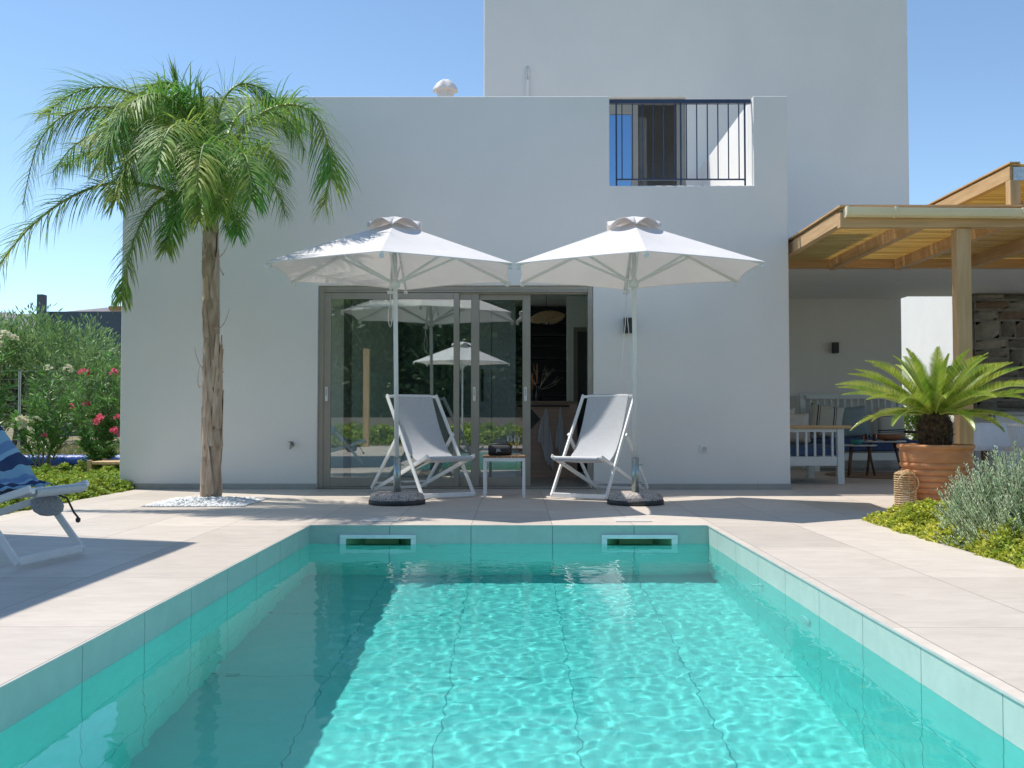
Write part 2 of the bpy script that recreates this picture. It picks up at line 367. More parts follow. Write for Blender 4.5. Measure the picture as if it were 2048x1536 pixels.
def striped(name, axis, cols, period, rough=.9, coord='Object', off=0, wob=0.0):
    """woven stripes: cols = [(start fraction, colour)]"""
    m, nt, p = newmat(name)
    src = N(nt, 'ShaderNodeTexCoord').outputs[coord]
    sx = N(nt, 'ShaderNodeSeparateXYZ'); nt.links.new(src, sx.inputs[0])
    c = sx.outputs[axis]
    if wob:
        n0 = N(nt, 'ShaderNodeTexNoise', Scale=5); nt.links.new(src, n0.inputs['Vector']); c = math_(nt, 'ADD', c, math_(nt, 'MULTIPLY', n0.outputs[0], wob))
    f = math_(nt, 'FRACT', math_(nt, 'ADD', math_(nt, 'DIVIDE', c, period), 100+off))
    r = N(nt, 'ShaderNodeValToRGB'); r.color_ramp.interpolation = 'CONSTANT'; nt.links.new(f, r.inputs[0])
    e = r.color_ramp.elements; e[0].position = 0; e[0].color = (*cols[0][1],1)
    e[1].position = cols[1][0]; e[1].color = (*cols[1][1],1)
    for q, cc in cols[2:]: x = e.new(q); x.color = (*cc,1)
    nt.links.new(r.outputs[0], p.inputs['Base Color']); p.inputs['Roughness'].default_value = rough
    b = N(nt, 'ShaderNodeBump', Strength=.6, Distance=.002); n2 = N(nt, 'ShaderNodeTexNoise', Scale=60, Detail=3); nt.links.new(src, n2.inputs['Vector']); nt.links.new(n2.outputs[0], b.inputs['Height']); nt.links.new(b.outputs[0], p.inputs['Normal'])
    return m
M['pillow'] = striped('striped_linen', 0, [(0,(.60,.57,.50)),(.38,(.04,.07,.10)),(.46,(.60,.57,.50)),(.52,(.04,.07,.10)),(.56,(.60,.57,.50))], .24)
M['kitchentowel'] = striped('striped_kitchen_towel', 0, [(0,(.80,.78,.76)),(.5,(.55,.56,.60)),(.62,(.80,.78,.76))], .07)

# ------------------------------------------------------------------ SETTING: ground, deck, pool
PX0, PX1, PY0, PY1 = -1.53, 1.425, -.55, 7.59
FL, WL = -1.50, -.135
def struct(o): o['kind'] = 'structure'; return o
g = MB(); Z = -.07
BX0, BX1 = -4.25, 2.70       # outer edges of the deck beside the beds
for a, b, c, d in ((-60,PX0-.05,-60,60),(PX1+.05,60,-60,60),(PX0-.05,PX1+.05,PY1+.05,60),(PX0-.05,PX1+.05,-60,PY0-.05)):
    g.add([(a,c,Z),(b,c,Z),(b,d,Z),(a,d,Z)], [(0,1,2,3)])
g.add([(-3000,60,Z),(3000,60,Z),(3000,4000,Z),(-3000,4000,Z)], [(0,1,2,3)])
g.add([(-3000,-60,Z),(-60,-60,Z),(-60,60,Z),(-3000,60,Z)], [(0,1,2,3)])
g.add([(60,-60,Z),(3000,-60,Z),(3000,60,Z),(60,60,Z)], [(0,1,2,3)])
g.add([(-3000,-800,Z),(3000,-800,Z),(3000,-60,Z),(-3000,-60,Z)], [(0,1,2,3)])
struct(g.build('ground', M['earth']))
d = MB()
def slab(a, b, c, e, hole=None):
    d.add([(a,c,0),(b,c,0),(b,e,0),(a,e,0)], [(0,1,2,3)])
LE = -4.25
# left terrace, right terrace, front terrace, behind the camera; patio under the roof
slab(LE, PX0, -6, 8.3); slab(LE, PX0, 8.3, 11.42)
slab(PX0, PX1, PY1, 11.42)
slab(PX1, BX1, -6, 7.9); slab(PX1, BX1, 7.9, 11.42)
slab(BX1, 12, 7.9, 11.42); slab(3.0, 12, 11.42, 17)
slab(PX0, PX1, -6, PY0)
for p0, p1 in (((BX1,-6),(BX1,7.9)),((BX1,7.9),(12,7.9)),((LE,-6),(LE,11.4))):
    d.add([(p0[0],p0[1],0),(p1[0],p1[1],0),(p1[0],p1[1],-.1),(p0[0],p0[1],-.1)], [(0,1,2,3)])
deck = struct(d.build('deck', M['deck'], weld=True))
# thin coping edge proud of the pool walls
b = MB()
p = MB()
x0,x1,y0,y1 = PX0,PX1,PY0,PY1
sk = [(-1.40,-1.0),(.0,.0)]
pf = struct(MB().add([(x0,y0,FL),(x1,y0,FL),(x1,y1,FL),(x0,y1,FL)], [(0,1,2,3)]).build('pool_floor', M['poolfloor'], recalc=False)); pf.cycles.is_caustics_receiver = True
p.add([(x0,y0,FL),(x0,y1,FL),(x0,y1,0),(x0,y0,0)], [(0,1,2,3)])
p.add([(x1,y0,FL),(x1,y1,FL),(x1,y1,0),(x1,y0,0)], [(0,1,2,3)])
p.add([(x0,y0,FL),(x1,y0,FL),(x1,y0,0),(x0,y0,0)], [(0,1,2,3)])
# far wall with two skimmer mouths
S1 = (at(692,1090,y1).x, at(822,1090,y1).x); S2 = (at(1214,1090,y1).x, at(1343,1090,y1).x)
SZ1 = at(1000,1077,y1).z; SZ0 = SZ1-.125
xs = [x0, S1[0], S1[1], S2[0], S2[1], x1]; zs = [FL, SZ0, SZ1, 0]
for i in range(5):
    for j in range(3):
        if j == 1 and i in (1, 3): continue
        p.add([(xs[i],y1,zs[j]),(xs[i+1],y1,zs[j]),(xs[i+1],y1,zs[j+1]),(xs[i],y1,zs[j+1])], [(0,1,2,3)])
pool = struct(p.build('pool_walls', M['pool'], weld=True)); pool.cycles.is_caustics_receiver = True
# the coping edge line
e = MB()
t_ = .012
for (a,b_,c,dd) in ((x0-.001,x0+.006,y0,y1-.006),(x1-.006,x1+.001,y0,y1-.006),(x0,x1,y1-.006,y1+.001)):
    e.box(a,b_,c,dd,-.005,.003)
struct(e.build('pool_edge', mat('edge_trim', (.60,.60,.55), (.5,.52,.48), scale=9, rough=.5)))
nx, ny = 200, 550; V = []; F = []
for j in range(ny+1):
    for i in range(nx+1):
        x = x0+(x1-x0)*i/nx; y = y0+(y1-y0)*j/ny
        h = .0009*noise.noise(Vector((x*8.5,y*7.5,0)))+  .00050*noise.noise(Vector((x*18+3,y*17,5)))+.00022*noise.noise(Vector((x*32,y*30,9)))*1.0
        sh = .55 if x < -.7 else 1.0   # calmer in the lee of the left wall
        edge = min(1, (x-x0)/.5); V.append((x, y, WL+h*(.42+.58*edge)))
for j in range(ny):
    for i in range(nx):
        a = j*(nx+1)+i; F.append((a,a+1,a+nx+2,a+nx+1))
mb = MB(); mb.v = V; mb.f = F
wt = struct(mb.build('water', M['water'], smooth=True, recalc=False)); wt.cycles.is_caustics_caster = True
# ------------------------------------------------------------------ hills
mb = MB(); P = []
n = 220
for r_, (Yd, k) in enumerate(((900,0),(1100,.45),(1350,.8),(1600,1.0),(1900,.8))):
    row = []
    for i in range(n+1):
        X = -2600+5200*i/n
        hh = 150+38*noise.noise(Vector((X*.0016,1.3,0)))+10*noise.noise(Vector((X*.009,r_*.7,2)))+6*noise.noise(Vector((X*.03,r_,5)))
        hh *= (1600+600)/2200*1.02
        row.append((X*1.0, Yd, -.5 if k == 0 else hh*k+noise.noise(Vector((X*.02,r_*3,1)))*5))
    P.append(row)
mb.grid(P); hl = struct(mb.build('hills', M['hill'], smooth=True)); hl.scale = (1,1,1.18)

# ------------------------------------------------------------------ VILLA
WY = 11.4
villa = thing('villa', 'white plastered two storey villa with roof terrace and sliding glass door behind the pool', 'house', (-.7, WY, 0))
def holed(mb, u0, u1, z0, z1, t0, t1, holes, axis='y'):
    us = sorted({u0,u1}|{h[0] for h in holes}|{h[1] for h in holes}); zs_ = sorted({z0,z1}|{h[2] for h in holes}|{h[3] for h in holes})
    us = [u for u in us if u0 <= u <= u1]; zs_ = [z for z in zs_ if z0 <= z <= z1]
    idx = {}
    def v(i, j, k):
        if (i,j,k) not in idx:
            t = t0 if k == 0 else t1
            pt = (us[i], t, zs_[j]) if axis == 'y' else (t, us[i], zs_[j])
            mb.v.append(pt); idx[(i,j,k)] = len(mb.v)-1
        return idx[(i,j,k)]
    def solid(i, j):
        if not (0 <= i < len(us)-1 and 0 <= j < len(zs_)-1): return False
        cu = (us[i]+us[i+1])/2; cz = (zs_[j]+zs_[j+1])/2
        return not any(h[0] < cu < h[1] and h[2] < cz < h[3] for h in holes)
    for i in range(len(us)-1):
        for j in range(len(zs_)-1):
            if not solid(i,j): continue
            mb.f.append((v(i,j,0),v(i+1,j,0),v(i+1,j+1,0),v(i,j+1,0))); mb.f.append((v(i,j,1),v(i,j+1,1),v(i+1,j+1,1),v(i+1,j,1)))
            for (di,dj,a,b_) in ((-1,0,(i,j),(i,j+1)),(1,0,(i+1,j),(i+1,j+1)),(0,-1,(i,j),(i+1,j)),(0,1,(i,j+1),(i+1,j+1))):
                if not solid(i+di,j+dj): mb.f.append((v(*a,0),v(*b_,0),v(*b_,1),v(*a,1)))
    return mb
ZP = 4.425; RZ = 3.12; BZ = 3.408
DX0, DX1, DZ = -2.22, .867, 2.28; BXa, BXb = 1.054, 2.675; WX0, WX1 = -4.43, 3.06
TX0, TX1, TY, TZ = -.468, 5.742, 14.8, 8.0
holed(MB(), WX0, WX1, 0, ZP, WY, WY+.25, [(DX0,DX1,-1,DZ),(BXa,BXb,BZ,9)]).build('front_wall', M['plaster'], villa, bevel=.012, seg=3, world=True)
wl = MB()
holed(wl, WY+.252, 17.8, 0, ZP, WX0, WX0+.25, [(11.95,16.3,.1,2.55)], 'x')   # left wall with its parapet; unseen opening added to brighten the room
wl.build('side_wall', M['plaster'], villa, bevel=.012, seg=3, world=True)
MB().box(WX1-.25, WX1, WY+.252, 17.8, 0, RZ-.3).build('side_wall', M['plaster'], villa, world=True)
MB().box(BXb, WX1, WY+.252, TY-.002, RZ-.298, ZP).build('terrace_parapet', M['plaster'], villa, bevel=.012, seg=3, world=True)
MB().box(WX0+.252, BXb-.002, WY+.252, 17.79, RZ-.25, RZ).build('terrace_floor', M['deck'], villa, world=True)
MB().box(WX0+.252, TX0-.002, 17.6, 17.8, RZ+.002, ZP).build('terrace_parapet', M['plaster'], villa, world=True)
# upper storey
TD = [(.2, 2.49, RZ, 5.485)]
holed(MB(), TX0, TX1, RZ-.3, TZ, TY, TY+.25, TD).build('upper_wall', M['plaster'], villa, bevel=.015, seg=3, world=True)
MB().box(TX0, TX0+.25, TY+.252, 17.8, RZ+.002, TZ).build('upper_wall', M['plaster'], villa, world=True)
MB().box(TX1-.25, TX1, TY+.252, 17.8, RZ+.002, TZ).build('upper_wall', M['plaster'], villa, world=True)
MB().box(TX0+.252, TX1-.252, 17.6, 17.8, RZ+.002, TZ).build('upper_wall', M['plaster'], villa, world=True)
MB().box(TX0+.252, TX1-.252, TY+.252, 17.598, TZ-.5, TZ-.25).build('upper_roof', M['plaster'], villa, world=True)
MB().box(.4, 3.0, 16.8, 16.9, RZ+.002, TZ-.6).build('upper_room_wall', M['grey'], villa, world=True)
# plinth tiles along the base
for bb in ((WX0-.012, DX0-.002, WY-.014, WY-.001),(DX1+.002, WX1+.012, WY-.014, WY-.001),(WX1+.001, WX1+.012, WY+.001, 16)):
    MB().box(*bb, 0, .062).build('plinth', M['plinth'], villa, bevel=.003, world=True)
# patio: ceiling slab and back wall
SLY, SLB = 12.94, 16.2
MB().box(WX1+.002, 9.6, SLY, 15.95, 2.693, RZ-.302).build('patio_ceiling', M['plaster'], villa, bevel=.01, world=True)
MB().box(WX1+.002, 6.13, 15.952, SLB, 2.693, RZ-.302).build('patio_ceiling', M['plaster'], villa, world=True)
MB().box(WX1+.002, 6.13, SLB, SLB+.25, 0, RZ-.302).build('patio_wall', M['plaster'], villa, bevel=.01, world=True)
for k, (px, py) in enumerate(((1649,560),(1963,561),(1795,566))):
    q = at(px, py, 13.0); t = (2.693-.8)/(q.z-.8); q = Vector((q.x*t, q.y*t, 2.693))
    s = MB(); s.lathe([(.045,-.006),(.05,-.003),(.05,.0)], 20, q); s.build('ceiling_spot', M['white'], villa, world=True)
# terrace railing
rl = thing('balcony_railing', 'dark navy metal railing across the roof terrace opening', 'railing', ((BXa+BXb)/2, WY+.1, RZ))
r0 = rl.location
def zz(px, py): return at(px, py, WY+.1)
ztop = zz(1360,204).z
MB().box(BXa+.002, BXb-.008, WY+.07, WY+.13, ztop-.022, ztop+.022).build('top_rail', M['navy'], rl, world=True, bevel=.003)
zb = zz(1360,359).z; xa = zz(1232.6,300).x; xb = zz(1489.7,300).x
MB().box(xa, xb, WY+.09, WY+.11, zb-.008, zb+.008).build('bottom_rail', M['navy'], rl, world=True)
for px in (1244,1265,1285.6,1307,1328,1350,1373,1393.6,1415,1436,1457,1478):
    X = zz(px,300).x; MB().box(X-.006, X+.006, WY+.094, WY+.106, zb+.009, ztop-.023).build('baluster', M['navy'], rl, world=True)
for px in (1232.6,1361.5,1489.7):
    X = zz(px,300).x; MB().box(X-.009, X+.009, WY+.091, WY+.109, RZ, ztop-.0225).build('post', M['navy'], rl, world=True)
# terrace door (upper)
td = MB(); Y = TY+.08
z1 = 5.483; xL, xR = .202, 2.488
td.box(xL, xR, Y, Y+.1, z1-.06, z1); td.box(xR-.06, xR, Y, Y+.1, RZ+.002, z1-.061); td.box(xL, xL+.06, Y, Y+.1, RZ+.002, z1-.061)
up = td.build('terrace_door', M['taupe'], villa, world=True, bevel=.004)
td = MB(); xm = 1.70
td.box(xL+.062, xm+.1, Y+.03, Y+.08, 5.27, z1-.062); td.box(xm, xm+.1, Y+.03, Y+.08, RZ+.05, 5.268); td.box(xL+.062, xm+.1, Y+.03, Y+.08, RZ+.002, RZ+.048)
td.box(2.37, 2.427, Y+.03, Y+.08, RZ+.002, z1-.062)
td.build('door_sash', M['taupe'], up, world=False).location = (0,0,0)
bpy.data.objects['door_sash'].data.transform(Matrix.Translation(-villa.location))
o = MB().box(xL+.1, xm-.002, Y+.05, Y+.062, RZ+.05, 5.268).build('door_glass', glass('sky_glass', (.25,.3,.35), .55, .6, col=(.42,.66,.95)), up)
o.data.transform(Matrix.Translation(-villa.location))
o = MB()
P = []
for i in range(25):
    xx = 1.83+.13*i/24; P.append([(xx, Y+.3+.02*math.sin(i*1.6), RZ+.02),(xx, Y+.3+.02*math.sin(i*1.6), 5.3)])
o.grid(P); o.build('curtain', mat('pale_curtain', (.55,.55,.52), rough=.9, transl=.3), villa, world=True, smooth=True)

# ------------------------------------------------------------------ sliding door
FY = WY+.06
sd = MB()
def fr(mb, x0, x1, z0, z1, y0, y1, wl_, wr_, wt_, wb_):
    mb.box(x0, x0+wl_, y0, y1, z0, z1); mb.box(x1-wr_, x1, y0, y1, z0, z1)
    mb.box(x0+wl_+.0005, x1-wr_-.0005, y0+.001, y1-.001, z1-wt_, z1-.0005)
    if wb_: mb.box(x0+wl_+.0005, x1-wr_-.0005, y0+.001, y1-.001, z0+.0005, z0+wb_)
fr(sd, DX0+.002, DX1-.002, .002, DZ-.002, WY+.03, WY+.20, .055, .055, .045, .02)
for zz_, yy in ((DZ-.06,WY+.035),(DZ-.075,WY+.085)): sd.box(DX0+.058, DX1-.058, yy, yy+.03, zz_-.012, zz_+.012)
frame = sd.build('sliding_door', M['taupe'], villa, world=True, bevel=.004)
def local(o): o.data.transform(Matrix.Translation(-villa.location)); return o
PZ0, PZ1 = .025, 2.205
def xat(px): return at(px, 780, FY).x
for k, (a, b_, yy) in enumerate(((646,918,WY+.045),(687,958,WY+.095),(789,1061,WY+.145))):
    X0, X1 = at(a,780,yy).x, at(b_,780,yy).x
    m = MB(); narrow = .06 if k == 0 else .09
    fr(m, X0, X1, PZ0, PZ1, yy, yy+.042, .085, narrow if k else .062, .07, .10)
    s = local(m.build('door_panel', M['taupe'], frame, bevel=.004))
    # glass is part of the panel; handle too
    X0g, X1g = X0+.086, X1-(narrow if k else .062)-.001
    gl = MB().box(X0g, X1g, yy+.018, yy+.024, PZ0+.101, PZ1-.071)
    local(gl.build('glass_pane', M['glass'], frame))
    hx = at((653,948.5,1051)[k], 780, yy).x
    hz = at(653,788,yy).z
    local(MB().box(hx-.016, hx+.016, yy-.012, yy-.001, hz-.08, hz+.08).build('door_handle', M['whitemetal'], frame, bevel=.006))
    if k < 3:
        local(MB().box(hx-.006, hx+.006, yy-.016, yy-.0125, hz-.02, hz+.06).build('finger_pull', M['steel'], frame, bevel=.001))
# ------------------------------------------------------------------ room behind the door
rm = MB()
MB().box(WX0+.255, WX1-.255, WY+.255, 17.5, -.02, .004).build('room_floor', mat('room_tile', (.5,.47,.44), rough=.3), villa, world=True)
MB().box(WX0+.255, WX1-.255, 16.6, 16.8, .005, 2.7).build('room_wall', M['room'], villa, world=True)
MB().box(WX0+.255, WX1-.255, WY+.256, 16.59, 2.6, 2.7).build('room_ceiling', M['room'], villa, world=True)
MB().box(-1.2, .97, 16.45, 16.59, .005, 2.59).build('stair_back_panel', M['black'], villa, world=True)
MB().box(.75, 1.9, 15.0, 15.1, .005, 2.59).build('room_wall', M['room'], villa, world=True)
dd = MB(); a = at(1147,700,14.98); b_ = at(1185,655,14.98)
dd.box(a.x, a.x+.06, 14.96, 14.998, .005, b_.z); dd.box(a.x+.061, b_.x+.5, 14.96, 14.998, b_.z-.06, b_.z)
dd.build('inner_door', mat('inner_door_frame', (.20,.19,.16), rough=.5), villa, world=True)
MB().box(a.x+.062, b_.x+.5, 14.975, 14.998, .005, b_.z-.061).build('inner_door', mat('inner_door_leaf', (.05,.06,.06), rough=.5), villa, world=True)
# dark staircase climbing behind
st = thing('staircase', 'black open staircase at the back of the room seen through the open door', 'stairs', (.45, 15.2, 0))
for i in range(13):
    MB().box(-.15, .95, 14.9+i*.12, 15.15+i*.12, .19+i*.19, .23+i*.19).build('tread', M['black'], st, world=True, bevel=.004)
for x_ in (-.17, .96): MB().bar((x_, 14.9, .1), (x_, 16.5, 2.6), .03, .2).build('stringer', M['black'], st, world=True)
for i in range(6):
    MB().tube([(.99, 14.95+i*.24, .3+i*.38), (.99, 14.95+i*.24, 1.15+i*.38)], .008, 6).build('baluster', M['black'], st, world=True)
gc = thing('tall_cupboard', 'tall flat grey cupboard standing behind the sliding glass', 'cupboard', (-.75, 12.7, 0))
for a, b_ in ((-1.42,-.86),(-.855,-.30),(-.295,.0)):
    MB().box(a, b_-.004, 12.62, 13.1, .06, 2.58).build('door', M['grey'], gc, world=True, bevel=.003)
MB().box(-1.4,-.02,12.64,13.1,.006,.058).build('kickboard', M['black'], gc, world=True)
MB().box(-.43,-.40,12.60,12.618,1.0,1.4).build('handle', M['black'], gc, world=True)
# kitchen counter
cx0, cx1 = at(1018,880,13.4).x, at(1154,880,13.4).x; cz = at(1080,802,13.4).z
ct = thing('kitchen_counter', 'pinkish oak kitchen counter with black towel rail inside the open door', 'counter', ((cx0+cx1)/2, 13.4, 0))
MB().box(cx0, cx1, 13.4, 14.0, .006, cz-.04).build('cabinet', M['oak'], ct, world=True, bevel=.004)
MB().box(cx0-.01, cx1+.01, 13.385, 14.01, cz-.039, cz).build('worktop', mat('counter_top', (.40,.27,.19), rough=.4), ct, world=True, bevel=.003)
q0, q1 = at(1036,812,13.34), at(1138,812,13.34)
m = MB().tube([q0,q1], .011, 10)
for q in (q0,q1): m.bar(q, q+Vector((0,.05,0)), .015,.015)
m.build('towel_rail', M['black'], ct, world=True)
m = MB(); c0 = at(1060,838,13.38); s_ = .135
for k, (aa, mt) in enumerate(((s_, 'black'),)):
    m = MB().prism([(c0.x-aa,c0.z),(c0.x,c0.z-aa*1.1),(c0.x+aa,c0.z),(c0.x,c0.z+aa*1.1)], 'y', 13.388, 13.397)
    m.build('diamond_inlay', mat('green_slate', (.05,.075,.06), rough=.4), ct, world=True)
def hung_towel(px0, px1, pt, pb, pb2, label):
    top = at((px0+px1)/2, pt, 13.32); a = at(px0, pb, 13.30); b_ = at(px1, pb2, 13.30)
    t = thing('kitchen_towel', label, 'towel', (top.x, 13.32, 0), 0, 'striped towels on the counter rail')
    P = []
    for i in range(13):
        f = i/12; row = []
        for j in range(15):
            g_ = j/14; wdt = .03+.97*min(1, f*1.4)**.8
            xx = top.x+((a.x if g_ < .5 else b_.x)-top.x)*abs(g_-.5)*2*wdt
            zb_ = a.z+(b_.z-a.z)*g_ + .05*math.sin(g_*9)
            row.append((xx, 13.30-.018*math.sin(j*1.35)*(.3+f), top.z+(zb_-top.z)*f))
        P.append(row)
    MB().grid(P).build('cloth', M['kitchentowel'], t, smooth=True, solid=.004, world=True)
    MB().tube([(top.x,13.32,top.z+.015),(top.x,13.34,top.z-.01),(top.x,13.31,top.z-.03)], .006, 6).build('loop', M['linen'], t, world=True)
hung_towel(1077,1107,816,884,950,'grey striped kitchen towel, longer and left of the two on the counter rail')
hung_towel(1111,1130,815,900,912,'grey striped kitchen towel, shorter and right of the two on the counter rail')
# candlestick and dry branches
cs_ = at(1074.5,800,13.6); c = thing('candlestick', 'dark turned candlestick holding an orange taper on the oak counter', 'candlestick', (cs_.x, 13.6, cz))
MB().lathe([(.04,0),(.04,.008),(.012,.02),(.01,.05),(.018,.065),(.009,.08),(.01,.12),(.02,.14),(.009,.16),(.01,.2),(.024,.215),(.02,.235)], 16).build('stem', M['black'], c, smooth=True)
MB().tube([(0,0,.235),(0,0,.50)], .0125, 12, r2=.009).build('candle', mat('orange_wax', (.55,.20,.07), rough=.4), c, smooth=True)
c2 = thing('candlestick', 'shorter dark candlestick with orange taper behind the tall one', 'candlestick', (cs_.x-.06, 13.72, cz))
MB().lathe([(.035,0),(.035,.008),(.01,.02),(.01,.1),(.02,.12),(.008,.14),(.02,.16)], 16).build('stem', M['black'], c2, smooth=True)
MB().tube([(0,0,.16),(0,0,.38)], .012, 12, r2=.009).build('candle', bpy.data.materials['orange_wax'], c2, smooth=True)
br = thing('branch_vase', 'small dark vase with pale dry branches on the oak counter', 'vase', (cs_.x+.03, 13.85, cz))
MB().lathe([(.03,0),(.055,.05),(.05,.11),(.025,.15),(.03,.17)], 20).build('vase', M['black'], br, smooth=True)
m = MB(); random.seed(3)
for i in range(13):
    a = random.uniform(-1.1,1.2); d_ = Vector((math.sin(a), random.uniform(-.3,.3), math.cos(a))); p0 = Vector((0,0,.15)); pts = [p0]
    for k in range(5):
        d_ = (d_+Vector((random.uniform(-.3,.3),random.uniform(-.3,.3),random.uniform(-.2,.2)))).normalized(); pts.append(pts[-1]+d_*.075)
    m.tube(pts, .0045, 5, r2=.002)
    m.tube([pts[3], pts[3]+Vector((random.uniform(-.08,.08),0,random.uniform(.02,.09)))], .003, 4)
m.build('branches', mat('dry_branch', (.45,.40,.33), rough=.9), br)
# woven pendant lamp
pc = at(1093,640,13.8); pn = thing('pendant_lamp', 'wavy woven straw pendant lamp hanging over the oak counter', 'lamp', (pc.x, 13.8, pc.z))
P = []
for i in range(9):
    row = []
    for k in range(36):
        t = 2*math.pi*k/36; r_ = .03+.20*i/8*(1+.12*math.sin(2*t+.4)); row.append((r_*math.cos(t)*1.05, r_*math.sin(t)*.8, .12-.12*(i/8)**1.5+.05*(i/8)*math.sin(2*t+2.2)+.03*(i/8)*math.cos(t)))
    P.append(row)
MB().grid(P, True).build('shade', mat('woven_straw', (.70,.50,.28), (.55,.36,.18), scale=60, rough=.8, transl=.2, bump=.002), pn, smooth=True, solid=.004)
MB().lathe([(.005,-.075),(.028,-.06),(.036,-.03),(.028,.0),(.016,.025),(.014,.04)], 20, (0,0,-.01)).build('bulb', M['clear'], pn, smooth=True)
MB().lathe([(.018,.02),(.02,.06),(.012,.075)], 14, (0,0,-.01)).build('socket', M['black'], pn, smooth=True)
MB().tube([(0,0,.06),(0,0,2.59-pc.z)], .003, 6).build('cord', M['black'], pn)

# ------------------------------------------------------------------ fixtures on the facade
q = at(1255,652,WY)
wl1 = thing('wall_lamp', 'black rectangular wall lamp on the sunless facade right of the sliding door', 'lamp', (q.x, WY, q.z), 0, 'black wall lamps')
MB().box(-.045,.045,-.09,-.012,-.086,.086).build('housing', M['black'], wl1, bevel=.004)
MB().box(-.03,.03,-.0115,-.0005,-.05,.05).build('back_plate', M['black'], wl1)
MB().box(-.03,.03,-.075,-.03,-.0885,-.0865).build('lens', mat('lamp_lens', (.5,.5,.48), rough=.2), wl1)
q = at(1669,696,SLB)
wl2 = copy_tree(wl1); wl2.location = (q.x, SLB, q.z); wl2['label'] = 'black rectangular wall lamp on the patio wall above the cushioned bench'
q = at(1408,898,WY)
sk_ = thing('wall_socket', 'white square power socket low on the right of the facade', 'socket', (q.x, WY, q.z))
MB().box(-.045,.045,-.02,-.0005,-.045,.045).build('cover_plate', M['white'], sk_, bevel=.006)
MB().tube([(0,-.0205,0),(0,-.027,0)], .027, 24).build('outlet', mat('socket_grey', (.55,.55,.55), rough=.4), sk_)
q = at(584,890,WY)
tp = thing('garden_tap', 'small dark garden tap on the facade beside the palm', 'tap', (q.x, WY, q.z))
MB().tube([(0,-.0005,0),(0,-.008,0)], .028, 18).build('flange', M['steel'], tp)
MB().tube([(0,-.008,0),(0,-.07,0),(0,-.085,-.008),(0,-.09,-.045)], .012, 12).build('spout', M['steel'], tp, smooth=True)
MB().bar((-.03,-.05,.035),(.03,-.05,.035),.014,.008).tube([(0,-.05,.01),(0,-.05,.035)],.006,8).build('handle', M['black'], tp, bevel=.002)
# pipe trunking on the tower, flue-like pair
q = at(1055,190,TY)
pp = thing('pipe_trunking', 'slim pale pipes with trunking on the upper tower wall', 'pipe', (q.x, TY, RZ))
zt = at(1055,160,TY).z-RZ; zt2 = at(1055,136,TY).z-RZ
MB().box(-.024,.024,-.045,-.0005,0,zt).build('trunking', M['white'], pp, bevel=.008)
for x_ in (-.014,.014): MB().tube([(x_,-.022,zt),(x_,-.022,zt2),(x_,.0,zt2+.02)], .0085, 8).build('pipe', M['whitemetal'], pp, smooth=True)

# ------------------------------------------------------------------ skimmers and pool fittings
def skimmer(px0, px1, label):
    a = at(px0,1069,PY1); b_ = at(px1,1107,PY1); cxx = (a.x+b_.x)/2
    hw = (b_.x-a.x)/2; zt = a.z; zb_ = SZ0-.045; o0 = (S1 if cxx < 0 else S2)
    t = thing('pool_skimmer', label, 'skimmer', (cxx, PY1, zb_), 0, 'white pool skimmers')
    fr_ = MB(); y_ = PY1-.018
    fr_.box(a.x, b_.x, y_, PY1-.001, SZ1, zt); fr_.box(a.x, b_.x, y_, PY1-.001, zb_, SZ0)
    fr_.box(a.x, o0[0], y_, PY1-.001, SZ0+.0005, SZ1-.0005); fr_.box(o0[1], b_.x, y_, PY1-.001, SZ0+.0005, SZ1-.0005)
    ff = fr_.build('frame', mat('skimmer_white', (.90,.93,.91), rough=.35), t, world=True, bevel=.003); ff.cycles.is_caustics_receiver = True
    bx = MB(); e_ = .002; Yb = PY1+.28; X0, X1 = o0
    xm0, xm1 = X0+.12, X1-.12
    bx.add([(X0,PY1+e_,SZ0),(X1,PY1+e_,SZ0),(xm1,Yb,SZ0),(xm0,Yb,SZ0),(X0,PY1+e_,SZ1),(X1,PY1+e_,SZ1),(xm1,Yb,SZ1),(xm0,Yb,SZ1)],
           [(0,1,2,3),(4,5,6,7),(0,3,7,4),(1,2,6,5),(3,2,6,7)])
    bx.build('throat', mat('skimmer_throat', (.22,.42,.26), rough=.5), t, world=True)
    wr = MB().box(cxx-.13,cxx+.13,Yb-.05,Yb-.04,SZ0+.03,SZ1-.01); wr.build('weir_flap', mat('weir', (.42,.44,.24), rough=.5), t, world=True)
skimmer(680,832,'white framed skimmer mouth in the far pool wall, left one')
skimmer(1203,1355,'white framed skimmer mouth in the far pool wall, right one')
for px, lab in ((765,'square stone hatch of the left pool skimmer, set in the deck'),(1262,'square stone hatch of the right pool skimmer, set in the deck')):  # access lids of the two skimmers, lying in the deck
    q = at(px,1031,8.05); q.y = 8.02; X = q.x*1.0
    t = MB().box(X-.14, X+.14, 7.84, 8.12, .001, .006).build('skimmer_lid', mat('lid_stone', (.70,.66,.60), rough=.5)); tag(t, lab, 'lid', 'skimmer lids in the deck')
def fitting(name, lab, cat, loc, axis, prof, mt):
    t = MB().lathe(prof, 24)
    if axis == 'x': t.xf(Matrix.Rotation(R(-90),4,'Y'))
    if axis == 'y': t.xf(Matrix.Rotation(R(90),4,'X'))
    o = t.build(name, mt, smooth=True, bevel=0); o.location = loc; tag(o, lab, cat); o.cycles.is_caustics_receiver = True; return o
fitting('water_inlet','white round water inlet under the surface in the right pool wall','inlet',(PX1-.001,5.95,-.33),'x',[(.04,0),(.04,.015),(.022,.02),(.022,.045),(.03,.05),(.03,.06)],M['white'])
fitting('pool_light','white round underwater lamp in the right pool wall','lamp',(PX1-.001,5.05,-.42),'x',[(.085,0),(.085,.012),(.07,.02),(.05,.024)],M['white'])
